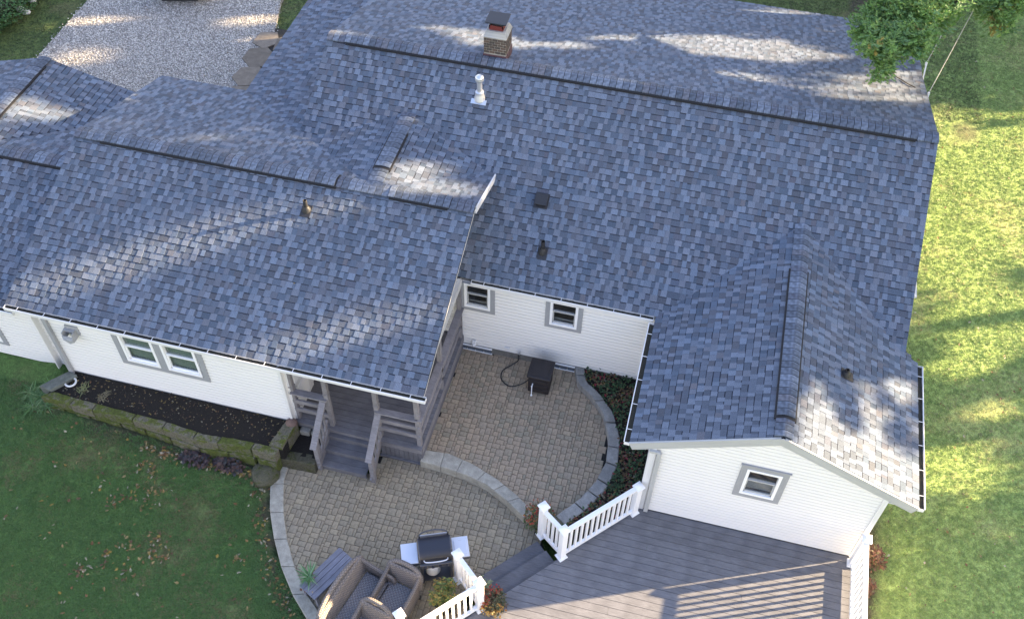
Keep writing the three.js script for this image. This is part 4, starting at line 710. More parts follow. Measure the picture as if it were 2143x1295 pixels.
// ---------------------------------------------------------------- service cables
{
  const p = V(11.35, 15.8, -16.5), lines = [[V(6.07, 3.84, -2.46), 'pale cable from the right roof edge, the longer of the two'], [V(6.12, 3.62, -3.95), 'pale cable beside the oak, the one further left']];
  lines.forEach(([a, l], i) => { const e = p.clone().add(i ? V(-0.5, -1.3, 0.3) : V(0, 0, 0)), mid = a.clone().lerp(e, 0.5).add(V(0, -0.25, 0)), t = thing('power_cable', l, 'cable', [0, 0, 0], 0, 'service cables'); part('wire', tube([a, mid, e], 0.008, 40, 6), mat(col(0.4, 0.39, 0.36)), t);
    part('bracket', [span(a.clone(), a.clone().add(V(0, -0.3, 0.28)), 0.03, 0.03), ch(0.05, 0.09, 0.05, a.x, a.y - 0.03, a.z)], M.white, t); });
  const u = thing('utility_pole', 'wooden utility pole beyond the oak carrying the two cables', 'utility pole', [11.6, -0.4, -16.7]); part('pole', new THREE.CylinderGeometry(0.11, 0.16, 17, 12).translate(0, 8.5, 0), mat(col(0.12, 0.09, 0.065), { map: woodGrain }), u); part('crossarm', bx(2, 0.1, 0.12, 0, 16.2, 0), mat(col(0.12, 0.09, 0.065), { map: woodGrain }), u);
}
{ const t = thing('fallen_twig', 'thin dark twig lying on the rear roof near its right edge', 'twig'); const q = SLOPES[1], P = (x, z) => V(x, q.h(x, z) + 0.03, z); part('stem', tube([P(5.36, -3.5), P(5.4, -3.1), P(5.52, -2.95), P(5.6, -2.8), P(5.78, -2.6)], 0.012, 20, 5), mat(col(0.05, 0.04, 0.03)), t); }
// ---------------------------------------------------------------- plants
function bladeGeo(len, wid, bend, n = 3) { // a blade that arches over towards +z
  const P = [], I = [];
  for (let i = 0; i <= n; i++) { const t = i / n, w = wid * (1 - t * t * 0.95) * (0.6 + 0.8 * t * (1 - t) + 0.3), a = bend * t * 1.3, y = len * t * Math.cos(a * 0.6), z = len * t * Math.sin(a); P.push(-w / 2, y, z, w / 2, y, z); }
  for (let i = 0; i < n; i++) { const a = i * 2; I.push(a, a + 1, a + 2, a + 1, a + 3, a + 2); }
  const g = new THREE.BufferGeometry(); g.setAttribute('position', new THREE.Float32BufferAttribute(P, 3)); g.setIndex(I); const f = g.toNonIndexed(); f.computeVertexNormals(); return f;
}
function leafGeo(len, wid, fold = 0.15) { // pointed oval leaf lying along +z
  const h = len / 2, g = new THREE.BufferGeometry(); g.setAttribute('position', new THREE.Float32BufferAttribute([0, 0, 0, wid / 2, fold * wid, h * 0.8, 0, -0.02 * len, h, 0, 0, 0, 0, -0.02 * len, h, -wid / 2, fold * wid, h * 0.8, wid / 2, fold * wid, h * 0.8, 0, -0.1 * len, len, 0, -0.02 * len, h, 0, -0.02 * len, h, 0, -0.1 * len, len, -wid / 2, fold * wid, h * 0.8], 3)); g.computeVertexNormals(); return g;
}
function starLeaf(len) { // lobed oak leaf: midrib strip and three pairs of pointed lobes
  const P = [], tri = (a, b, c) => P.push(...a, ...b, ...c), w = len * 0.09;
  tri([-w, 0, 0], [w, 0, 0], [0, -len * 0.12, len]); tri([-w * 1.3, 0, len * 0.3], [w * 1.3, 0, len * 0.3], [0, -len * 0.12, len]);
  for (const [z, l] of [[0.22, 0.34], [0.45, 0.42], [0.66, 0.28]]) for (const s of [-1, 1]) tri([0, 0, len * (z - 0.09)], [0, -0.02, len * (z + 0.09)], [s * len * l, len * 0.05, len * (z + 0.2)]);
  const g = new THREE.BufferGeometry(); g.setAttribute('position', new THREE.Float32BufferAttribute(P, 3)); g.computeVertexNormals(); return g;
}
const euler = (x, y, z) => new THREE.Matrix4().makeRotationFromEuler(new THREE.Euler(x, y, z, 'YXZ'));
function put(g, m, p, s = 1) { const c = g.clone(); c.scale(s, s, s); c.applyMatrix4(m); c.translate(p.x, p.y, p.z); return c; }
function sphereDir() { const y = rr(-1, 1), a = rr(0, 6.283), r = Math.sqrt(1 - y * y); return V(r * Math.cos(a), y, r * Math.sin(a)); }
function many(name, geo, material, list, label, category, parent) { // list of [matrix, colour]
  const im = new THREE.InstancedMesh(geo, material, list.length); list.forEach(([m, c], i) => { im.setMatrixAt(i, m); if (c) im.setColorAt(i, c); });
  im.name = name; im.userData = parent ? { kind: 'stuff' } : { label, category, kind: 'stuff' }; (parent || scene).add(shade(im)); return im;
}
const M4 = (p, e, s) => new THREE.Matrix4().compose(p, new THREE.Quaternion().setFromEuler(new THREE.Euler(...e, 'YXZ')), typeof s === 'number' ? V(s, s, s) : s);
const leafy = (tr = 0.3) => new THREE.MeshPhysicalMaterial({ color: col(1, 1, 1), roughness: 0.7, transmission: tr, thickness: 0, side: THREE.DoubleSide });
const leafWhite = leafy(0.42), grassMat = leafy(0.3);
// grass
{
  reseed(121);
  const tuft = (n, h) => mergeGeometries(Array.from({ length: n }, () => put(bladeGeo(h * rr(0.7, 1.2), 0.0085, rr(0.3, 1.1), 2), euler(0, rr(0, 6.28), 0), V(rr(-0.035, 0.035), 0, rr(-0.035, 0.035)))));
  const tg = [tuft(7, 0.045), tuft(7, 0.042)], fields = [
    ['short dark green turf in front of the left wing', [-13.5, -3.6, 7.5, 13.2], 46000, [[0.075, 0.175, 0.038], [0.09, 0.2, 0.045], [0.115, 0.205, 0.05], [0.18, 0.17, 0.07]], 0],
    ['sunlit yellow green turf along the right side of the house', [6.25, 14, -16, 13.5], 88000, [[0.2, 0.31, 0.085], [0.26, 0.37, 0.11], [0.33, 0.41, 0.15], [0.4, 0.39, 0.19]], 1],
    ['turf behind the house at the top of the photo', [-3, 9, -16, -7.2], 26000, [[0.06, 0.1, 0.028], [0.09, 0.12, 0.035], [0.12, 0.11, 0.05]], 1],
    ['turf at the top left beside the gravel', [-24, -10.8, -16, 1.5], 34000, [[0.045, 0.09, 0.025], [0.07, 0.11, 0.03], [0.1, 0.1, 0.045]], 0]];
  for (const [label, [x0, x1, z0, z1], n, cs, gi] of fields) {
    const list = []; let tries = 0;
    while (list.length < n && tries++ < n * 4) {
      const x = rr(x0, x1), z = rr(z0, z1); if (inside(carve, x, z) || inside(drive, x, z)) continue;
      if (x > -12 && x < -9.2 && z < 1 && z > -5.6 && label[0] === 't') continue;
      if (x < -5 && z > 7 && (z < 8.38 || inside(outerOut.map(([a, b]) => [a - 0.16, b + 0.1]).concat([[-3, 12], [-3, 8]]), x, z))) { if (!(x < -11.2 && z > 7.75)) continue; }
      if (x > 6 && x < 6.5 && z > 4) { if (rnd() < 0.6) continue; }
      const p = nz(x * 0.5, z * 0.5, 7) * 0.5 + nz(x * 1.3, z * 1.3, 3) * 0.35 + nz(x * 3.1, z * 3.1, 5) * 0.2, bare = Math.hypot(x - 8.5, (z + 6.8) * 0.8) < 0.45; if (bare && rnd() < 0.85) continue; if (rnd() < smooth(0.1, 0.5, p) * 0.75) continue;
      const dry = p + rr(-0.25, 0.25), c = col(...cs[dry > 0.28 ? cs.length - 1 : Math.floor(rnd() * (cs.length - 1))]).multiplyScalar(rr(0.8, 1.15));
      list.push([M4(V(x, landY(x, z) - 0.004, z), [rr(-0.2, 0.2), rr(0, 6.28), rr(-0.2, 0.2)], rr(0.7, 1.25)), c]);
    }
    many('grass', tg[gi], grassMat, list, label, 'grass');
  }
  // fallen leaves
  const lg = [starLeaf(0.09), leafGeo(0.07, 0.045, 0.3)], lc = [[0.36, 0.23, 0.09], [0.30, 0.15, 0.06], [0.42, 0.32, 0.14], [0.2, 0.11, 0.055], [0.5, 0.45, 0.33], [0.4, 0.28, 0.06]];
  const spread = (n, f, s0, s1, y = 0.035) => { const l = []; while (l.length < n) { const [x, z] = f(); if (inside(carve, x, z) && y > 0) continue; l.push([M4(V(x, (y > 0 ? landY(x, z) : 0) + Math.abs(y) + rr(0, 0.02), z), [rr(-0.5, 0.5), rr(0, 6.28), rr(-0.5, 0.5)], rr(s0, s1)), col(...pick(lc)).multiplyScalar(rr(0.8, 1.2))]); } return l; };
  const knots = Array.from({ length: 16 }, () => [rr(-9.5, -5.6), rr(8.5, 11.5)]);
  many('fallen_leaves', lg[0], leafWhite, spread(420, () => { if (rnd() < 0.55) { const k = pick(knots); return [k[0] + rr(-0.3, 0.3) * rr(0, 1), k[1] + rr(-0.3, 0.3) * rr(0, 1)]; } return [rr(-12.5, -4.6), rr(8.4, 12.5)]; }, 0.55, 1.15), 'tan fallen leaves scattered over the dark left lawn', 'fallen leaves');
  many('fallen_leaves', lg[1], leafWhite, spread(430, () => [rr(6.4, 10.8), rr(-14, 11)], 0.6, 1.2), 'pale fallen leaves scattered over the sunlit right lawn', 'fallen leaves');
  many('fallen_leaves', lg[0], leafWhite, spread(240, () => { const x = rr(-8.6, -5.6); return [x, 8.48 + rr(-0.06, 0.12) + rr(0, 0.15) * rnd()]; }, 0.6, 1.2), 'brown leaves heaped along the foot of the mossy wall', 'fallen leaves');
  many('fallen_leaves', lg[0], leafWhite, spread(150, () => { const i = 1 + Math.floor(rr(0, 6)), t = rnd(), a = outerOut[i - 1], b = outerOut[i]; return [lerp(a[0], b[0], t) - rr(0.05, 0.4), lerp(a[1], b[1], t) + rr(0, 0.15)]; }, 0.5, 1.1), 'brown leaves along the outer edge of the curved border', 'fallen leaves');
  const bed = []; for (let i = 0; i < 420; i++) bed.push([M4(V(rr(-10.6, -5.65), 0.455 + rr(0, 0.015), rr(7.46, 8.05)), [rr(-0.5, 0.5), rr(0, 6.28), rr(-0.5, 0.5)], rr(0.25, 0.8)), col(...pick(lc)).multiplyScalar(rr(0.25, 0.75))]);
  many('leaf_bits', lg[1], leafWhite, bed, 'small dry leaf bits on the black mulch', 'fallen leaves');
  const drv = []; for (let i = 0; i < 160; i++) { const x = rr(-17.5, -9.6), z = rr(-7.5, 2); drv.push([M4(V(x, 0.225, z), [rr(-0.4, 0.4), rr(0, 6.28), 0], rr(0.5, 1.1)), col(...pick(lc)).multiplyScalar(rr(0.4, 0.9))]); }
  many('fallen_leaves', lg[1], leafWhite, drv.filter(([m]) => inside(drive, m.elements[12], m.elements[14])), 'few brown leaves on the pale gravel', 'fallen leaves');
  const lit = []; for (const P of [lowerP, upperP]) for (const k of P.list) if (rnd() < 0.018) lit.push([M4(V(k.x, P.y + 0.012, k.z), [rr(-0.3, 0.3), rr(0, 6.28), 0], rr(0.2, 0.5)), col(...pick(lc)).multiplyScalar(0.6)]);
  many('leaf_bits', lg[1], leafWhite, lit, 'tiny dry leaf bits on the patio pavers', 'fallen leaves');
  const onR = []; for (let i = 0; i < 46; i++) { const q = pick([SLOPES[0], SLOPES[2], SLOPES[7], SLOPES[8], SLOPES[1]]), x = rr(-11, 6), z = rr(-5, 7); if (!inside(q.p, x, z) || roofOver(x, z, q) > q.h(x, z)) continue; onR.push([M4(V(x, q.h(x, z) + 0.03, z), [rr(-0.4, 0.4), rr(0, 6.28), rr(-0.3, 0.3)], rr(0.4, 0.8)), col(...pick(lc)).multiplyScalar(0.8)]); }
  many('leaf_bits', lg[1], leafWhite, onR, 'stray dry leaf bits lying on the shingles', 'fallen leaves');
  // ground cover behind the curved wall
  const gc = [], strip = [...wallOut.slice(0, 10), [0.15, 8.4], [0.5, 8.2], [1.5, 7.4], [1.6, 4.29]]; let t = 0;
  while (gc.length < 2600 && t++ < 20000) { const x = rr(-0.3, 1.6), z = rr(4.3, 8.4); if (!inside(strip, x, z)) continue; const k = nz(x * 2.2, z * 2.2, 4), dense = z < 7.2 ? 0.75 : 0.25; const green = rnd() < (k > -0.05 ? dense : 0.12); gc.push([M4(V(x, 0.11 + rr(0, green ? 0.12 : 0.03), z), [rr(-0.9, 0.3), rr(0, 6.28), 0], rr(0.5, 1.1)), green ? col(0.04, 0.1, 0.03).multiplyScalar(rr(0.6, 1.5)) : rnd() < 0.12 ? col(0.35, 0.03, 0.05) : col(...pick(lc)).multiplyScalar(rr(0.25, 0.7))]); }
  many('ground_cover', leafGeo(0.085, 0.05, 0.2), leafWhite, gc, 'low green and russet ground cover between the curved wall and right wing', 'ground cover');
}
function potPlant(name, label, cat, pos, pot, build) { const t = thing(name, label, cat, pos); if (pot) part('pot', lathe([[0, 0], [pot[0] * 0.75, 0], [pot[0], pot[1]], [pot[0] * 0.92, pot[1]], [pot[0] * 0.88, pot[1] - 0.03], [0, pot[1] - 0.03]], 20), pot[2], t); build(t); return t; }
function leaves(t, name, geo, n, f, cs, material = leafWhite) { const l = []; for (let i = 0; i < n; i++) { const [p, e, s] = f(i, n); l.push([M4(p, e, s), col(...pick(cs)).multiplyScalar(rr(0.75, 1.2))]); } return many(name, geo, material, l, null, null, t); }
const dome = (R, h, y0) => () => { const d = sphereDir(), k = Math.pow(rnd(), 0.35); return [V(d.x * R * k, y0 + Math.abs(d.y) * h * k, d.z * R * k), [rr(-0.9, 0.4), rr(0, 6.28), rr(-0.4, 0.4)], rr(0.6, 1.2)]; };
reseed(131);
potPlant('spider_plant', 'small striped spider plant with pale green arching leaves by the slatted bench', 'potted plant', [-4.16, LOWER + 0.3, 10.44], [0.09, 0.14, mat(col(0.3, 0.13, 0.06))], (t) => {
  leaves(t, 'foliage', bladeGeo(0.27, 0.03, 1.1, 4), 55, () => [V(rr(-0.03, 0.03), 0.13, rr(-0.03, 0.03)), [rr(-0.2, 0.5), rr(0, 6.28), 0], rr(0.6, 1.1)], [[0.16, 0.34, 0.12], [0.3, 0.45, 0.25], [0.1, 0.25, 0.08]]);
  leaves(t, 'flowers', leafGeo(0.06, 0.05, 0.3), 40, () => [V(rr(-0.12, 0.16), 0.06 + rr(0, 0.06), rr(0.08, 0.28)), [rr(-1, 0.5), rr(0, 6.28), 0], rr(0.6, 1.2)], [[0.5, 0.2, 0.04], [0.45, 0.3, 0.1], [0.25, 0.1, 0.05]]); });
part('plant_stand', bx(0.2, 0.3, 0.2, -4.16, LOWER + 0.15, 10.44), M.dark, thing('plant_stand', 'small dark stand under the spider plant', 'stand'));
potPlant('croton', 'bushy yellow green potted shrub behind the lower white railing', 'potted plant', [-1.62, LOWER, 10.2], [0.19, 0.3, M.pipeBlack], (t) => {
  for (let i = 0; i < 26; i++) { const a = rr(0, 6.28), r = Math.sqrt(rnd()) * 0.3, top = V(Math.cos(a) * r, rr(0.5, 0.8), Math.sin(a) * r); part('stem', tube([V(0, 0.25, 0), V(top.x * 0.5, 0.42, top.z * 0.5), top], 0.006, 6, 4), mat(col(0.1, 0.11, 0.04)), t);
    leaves(t, 'leaf_cluster', leafGeo(0.1, 0.035, 0.2), 16, (k, n) => { const f = 0.4 + (0.6 * k) / n; return [V(top.x * (0.5 + f * 0.5), lerp(0.35, top.y, f), top.z * (0.5 + f * 0.5)), [rr(-0.9, 0.1), k * 2.4, 0], rr(0.6, 1.15)]; }, [[0.28, 0.3, 0.06], [0.42, 0.34, 0.07], [0.2, 0.24, 0.05], [0.5, 0.3, 0.07], [0.12, 0.2, 0.05]]); } });
potPlant('mum', 'round potted mum with red, rust and golden flowers on the deck corner', 'flowers', [-0.72, DECKY, 10.02], [0.14, 0.16, mat(col(0.16, 0.09, 0.06))], (t) => {
  leaves(t, 'foliage', leafGeo(0.07, 0.04), 420, dome(0.26, 0.26, 0.1), [[0.1, 0.1, 0.04], [0.16, 0.1, 0.05], [0.07, 0.09, 0.03]]);
  leaves(t, 'red_flowers', leafGeo(0.05, 0.05, 0.4), 110, () => { const a = rr(2.0, 5.2), r = rr(0.1, 0.25); return [V(Math.cos(a) * r, rr(0.24, 0.38), Math.sin(a) * r), [rr(-1, 0.5), rr(0, 6.28), 0], rr(0.6, 1)]; }, [[0.42, 0.02, 0.03], [0.35, 0.05, 0.03], [0.4, 0.12, 0.03]]);
  leaves(t, 'gold_flowers', leafGeo(0.05, 0.05, 0.4), 150, () => { const a = rr(0.4, 2.6), r = rr(0.12, 0.3); return [V(Math.cos(a) * r, rr(0.1, 0.3), Math.sin(a) * r), [rr(-1, 0.5), rr(0, 6.28), 0], rr(0.6, 1)]; }, [[0.6, 0.36, 0.07], [0.55, 0.42, 0.15], [0.5, 0.25, 0.05]]); });
potPlant('sage_plant', 'spindly grey green plant at the top of the steps behind the mum', 'potted plant', [-0.95, LOWER + 0.1, 9.86], [0.1, 0.16, M.pipeBlack], (t) => {
  for (let i = 0; i < 9; i++) { const a = rr(0, 6.28), r = rr(0.05, 0.22), top = V(Math.cos(a) * r, rr(0.45, 0.8), Math.sin(a) * r); part('stem', tube([V(0, 0.15, 0), V(top.x * 0.6, 0.4, top.z * 0.6), top], 0.005, 6, 4), mat(col(0.12, 0.14, 0.08)), t); leaves(t, 'leaf_cluster', leafGeo(0.075, 0.03, 0.2), 20, (k, n) => { const f = k / n; return [V(top.x * (0.4 + 0.6 * f), lerp(0.22, top.y, f), top.z * (0.4 + 0.6 * f)), [rr(-1, 0), k * 2.4, 0], rr(0.7, 1.2)]; }, [[0.2, 0.25, 0.14], [0.28, 0.33, 0.22], [0.15, 0.22, 0.12]]); } });
potPlant('flowering_plant', 'orange red flowers in a pot beside the curb behind the step railing', 'flowers', [-0.3, UPPER - 0.1, 8.06], [0.15, 0.2, mat(col(0.12, 0.08, 0.06))], (t) => {
  leaves(t, 'foliage', leafGeo(0.075, 0.035), 420, dome(0.32, 0.34, 0.1), [[0.12, 0.17, 0.05], [0.18, 0.15, 0.06], [0.08, 0.13, 0.04]]);
  leaves(t, 'flowers', leafGeo(0.045, 0.045, 0.4), 130, () => { const a = rr(0, 6.28), r = rr(0.05, 0.33); return [V(Math.cos(a) * r, rr(0.3, 0.46), Math.sin(a) * r), [rr(-1, 0.5), rr(0, 6.28), 0], rr(0.6, 1.1)]; }, [[0.5, 0.1, 0.03], [0.55, 0.2, 0.05], [0.4, 0.05, 0.03]]); });
{ const t = thing('daylily', 'clump of bright green strap leaves at the left end of the mossy wall', 'plant', [-11.1, landY(-11.1, 8.1), 7.98]); for (let k = 0; k < 5; k++) { const ox = [-0.25, 0, 0.2, -0.05, 0.1][k], oz = [0.05, 0.1, 0.28, 0.35, -0.15][k]; leaves(t, 'leaf_cluster', bladeGeo(0.27, 0.02, 1.1, 4), 60, () => [V(ox + rr(-0.07, 0.07), 0, oz + rr(-0.07, 0.07)), [rr(0, 0.5), rr(0, 6.28), 0], rr(0.5, 1.1)], [[0.1, 0.22, 0.06], [0.14, 0.28, 0.08], [0.2, 0.3, 0.12]]); } }
for (const [x, z, l, c] of [[-10.22, 7.8, 'pale yellow weed at the left end of the mulch bed', [[0.3, 0.3, 0.12], [0.22, 0.25, 0.1]]], [-9.75, 7.86, 'small straw coloured weed on the mulch near the mossy wall', [[0.32, 0.28, 0.16], [0.2, 0.17, 0.1]]]]) { const t = thing('weed', l, 'plant', [x, 0.44, z]); leaves(t, 'foliage', bladeGeo(0.16, 0.022, 1.2, 3), 40, () => [V(rr(-0.06, 0.06), 0, rr(-0.12, 0.12)), [rr(0.2, 0.8), rr(0, 6.28), 0], rr(0.4, 1)], c); }
for (const [x, z, l] of [[-7.45, 8.52, 'dark purple leaved clump against the mossy wall, nearer the left'], [-6.75, 8.47, 'dark purple leaved clump against the mossy wall, nearer the boulder']]) { const t = thing('coral_bells', l, 'plant', [x, landY(x, z), z]); leaves(t, 'foliage', leafGeo(0.1, 0.09, 0.15), 170, () => { const a = rr(0, 6.28), r = Math.sqrt(rnd()); return [V(Math.cos(a) * r * 0.34, 0.05 + 0.17 * (1 - r * r) * rr(0.5, 1), Math.sin(a) * r * 0.15), [rr(-0.3, 0.5), rr(0, 6.28), 0], rr(0.6, 1.2)]; }, [[0.06, 0.035, 0.04], [0.09, 0.06, 0.06], [0.05, 0.05, 0.05], [0.13, 0.07, 0.05]]); }
for (const [x, z, s, l] of [[6.24, 7.0, 1, 'rusty red low shrub beside the right deck railing'], [6.16, 7.62, 0.7, 'smaller rusty shrub just below the other by the deck']]) { const t = thing('shrub', l, 'shrub', [x, -0.5, z]); t.scale.setScalar(s); leaves(t, 'foliage', leafGeo(0.08, 0.045), 380, dome(0.28, 0.34, 0), [[0.2, 0.075, 0.045], [0.28, 0.13, 0.06], [0.14, 0.06, 0.04], [0.2, 0.16, 0.06]]); }
{ const t = thing('shrub', 'reddish shrub hugging the right wall near the ridge end', 'shrub', [6.55, -0.3, -1.7]); leaves(t, 'foliage', leafGeo(0.09, 0.05), 420, dome(0.4, 0.9, 0), [[0.2, 0.08, 0.05], [0.16, 0.12, 0.05], [0.1, 0.1, 0.04]]); }
{ const t = thing('hedge', 'clipped bright green hedge in the top left corner', 'hedge', [-20.05, 0, -4.3]);
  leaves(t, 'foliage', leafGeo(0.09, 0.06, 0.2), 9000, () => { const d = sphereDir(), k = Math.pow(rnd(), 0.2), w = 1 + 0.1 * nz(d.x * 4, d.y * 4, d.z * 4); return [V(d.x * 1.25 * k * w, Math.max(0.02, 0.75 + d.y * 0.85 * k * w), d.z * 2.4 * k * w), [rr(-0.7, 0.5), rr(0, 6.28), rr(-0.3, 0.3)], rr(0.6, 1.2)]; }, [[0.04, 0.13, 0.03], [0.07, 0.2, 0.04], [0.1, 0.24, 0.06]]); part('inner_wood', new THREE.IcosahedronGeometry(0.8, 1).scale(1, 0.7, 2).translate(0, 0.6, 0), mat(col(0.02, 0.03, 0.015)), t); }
for (const [x, z, s, l] of [[-19.35, -5.0, 0.11, 'white stone at the foot of the hedge, topmost of three'], [-19.45, -4.5, 0.13, 'white stone at the foot of the hedge, left of the lower pair'], [-19.22, -4.42, 0.13, 'white stone at the foot of the hedge, right of the lower pair']]) { const t = thing('edging_stone', l, 'stone', [x, 0.14, z]); const g = new THREE.IcosahedronGeometry(s, 1); g.scale(1.3, 0.7, 0.9); part('stone', g, M.white, t); }
// ---------------------------------------------------------------- trees
function limb(a, b, r0, r1) { const d = b.clone().sub(a), g = new THREE.CylinderGeometry(r1, r0, d.length(), 8, 3); const q = new THREE.Quaternion().setFromUnitVectors(V(0, 1, 0), d.clone().normalize()); g.applyQuaternion(q); g.translate((a.x + b.x) / 2, (a.y + b.y) / 2, (a.z + b.z) / 2); return g; }
const bark = mat(col(0.11, 0.09, 0.07), { map: woodGrain, bumpMap: soilTex, bumpScale: 0.03, roughness: 1 });
// openings between the boughs: across, height, half width, half height (metres; height as the sun's ray comes over the middle of the house)
const GAPS = [[-3, 5.1, 0.5, 0.35], [-2.4, 4.55, 0.22, 0.4], [-2.85, 3.1, 0.42, 0.95], [-2.1, 2.7, 0.42, 0.75], [-4.7, 1.1, 0.6, 0.35], [-0.55, 3.5, 0.3, 0.2], [-0.13, 2.45, 0.26, 0.5], [0.5, 2.5, 0.24, 0.4], [-0.8, 1.85, 0.16, 0.28], [-2.9, 6.2, 0.18, 0.14], [1.72, 5.92, 0.44, 0.27], [4.1, 4.63, 0.52, 0.21], [-0.3, 4.3, 0.5, 0.25], [1.6, 5.05, 0.36, 0.3], [0.95, 5.2, 0.2, 0.2], [9.6, 2.25, 1.85, 1.7], [7.75, 2.75, 0.24, 0.34], [7.5, 1.95, 0.18, 0.18], [7.0, 2.05, 0.14, 0.14], [6.8, 1.45, 0.28, 0.22], [7.1, 2.8, 0.13, 0.13], [-0.3, -3.2, 3.4, 1.35], [3.8, -2.7, 0.8, 0.45], [7, -2.1, 0.85, 0.35], [4.7, -2.35, 0.4, 0.22], [6, -2.4, 0.25, 0.2], [-10.3, 2.7, 0.3, 0.25], [-10.8, 4, 0.26, 0.16], [-9.1, 4, 0.2, 0.16], [-9.3, 2.6, 0.2, 0.16], [-3, 6.85, 0.3, 0.2], [-2.1, 7.2, 0.16, 0.12]];
const open = (u, v) => { let f = 9; for (const [a, b, c, d] of GAPS) f = Math.min(f, Math.hypot((u - a) / (c + 0.12), (v - b) / (d + 0.12))); return f > 3 ? f : f + 0.55 * nz(u * 2.6, v * 3.4, 6.5) + (f < 1 ? 0 : 0); };
const openBetween = (x, y, z) => open(z * HX - x * HZ, y - (x * HX + z * HZ) * Math.tan(ELEV)) < 1;
{ // the oak whose lowest boughs hang into the photo
  reseed(141);
  const t = thing('oak_tree', 'green oak whose boughs hang over the rear right roof corner', 'tree', [11.2, -0.4, -10.5]), o = V(11.2, -0.4, -10.5), L = (x, y, z) => V(x, y, z).sub(o);
  const fork = L(10.6, 4.2, -9.6), wood = [limb(V(0, 0, 0), fork, 0.38, 0.27), limb(fork, L(9.6, 9, -9), 0.24, 0.12), limb(fork, L(12.5, 10, -11.5), 0.2, 0.1), limb(L(9.6, 9, -9), L(10, 13, -9.5), 0.12, 0.05)];
  const boughs = [[[4.52, 5.6, -1.43], 0.47, 0.3], [[4.4, 5.45, -2.2], 0.47, 0.35], [[4.84, 5.55, -1.86], 0.59, 0.4], [[5.17, 5.6, -1.67], 0.4, 0.3], [[5.21, 5.75, -2.3], 0.62, 0.45], [[4.75, 5.75, -2.77], 0.57, 0.4], [[4.62, 5.25, -1.09], 0.25, 0.3], [[5.68, 5.85, -2.71], 0.47, 0.4], [[5.58, 6.05, -3.39], 0.57, 0.5], [[4.93, 6.05, -3.58], 0.66, 0.5], [[6.23, 6.15, -3.84], 0.47, 0.4], [[6.75, 5.85, -3.27], 0.4, 0.4], [[7.08, 5.85, -3.13], 0.34, 0.45], [[7.04, 5.55, -2.84], 0.23, 0.3], [[6.97, 6.25, -3.74], 0.47, 0.45], [[6.9, 6, -6.2], 0.9, 0.7], [[8.2, 6.6, -6.8], 1.1, 0.8], [[9.4, 8, -7.6], 1.6, 1.2], [[11, 8.6, -8.6], 1.8, 1.4], [[12.6, 9.6, -10.6], 2, 1.6], [[10.4, 10.6, -10.2], 2, 1.6], [[10, 12.8, -9.4], 1.6, 1.3], [[13.2, 7.6, -9], 1.5, 1.1], [[8.6, 7.4, -10.4], 1.7, 1.2]];
  const cl = mergeGeometries(Array.from({ length: 11 }, () => put(starLeaf(rr(0.09, 0.125)), euler(rr(-0.7, 0.5), rr(0, 6.28), rr(-0.5, 0.5)), sphereDir().multiplyScalar(rr(0.02, 0.15)))));
  const list = [], hub = L(8.6, 6.4, -7.2);
  for (const [c, R, h] of boughs) { const P = L(...c), big = R > 0.8; wood.push(limb(big ? fork : hub, P, big ? 0.1 : 0.035, 0.012)); const n = Math.round((big ? 260 : 420) * R * (R + 0.35));
    for (let i = 0; i < n; i++) { const d = sphereDir(), k = Math.pow(rnd(), 0.45), p = V(P.x + d.x * R * k * 1.15, P.y + d.y * h * k, P.z + d.z * R * k * 1.15); if (nz(p.x * 2.3, p.y * 2.3, p.z * 2.3) < -0.22) continue; if (big && openBetween(o.x + p.x, o.y + p.y, o.z + p.z)) continue; list.push([M4(p, [rr(-0.5, 0.5), rr(0, 6.28), rr(-0.5, 0.5)], rr(0.7, 1.25)), (rnd() < 0.015 ? col(0.34, 0.27, 0.05) : col(...pick([[0.15, 0.29, 0.06], [0.2, 0.36, 0.075], [0.26, 0.41, 0.1], [0.16, 0.3, 0.1]]))).multiplyScalar(rr(0.8, 1.2))]); } }
  wood.push(limb(fork, hub, 0.12, 0.06)); part('trunk', wood, bark, t); const im = many('crown', cl, leafWhite, list, null, null, t); delete im.userData.kind;
}
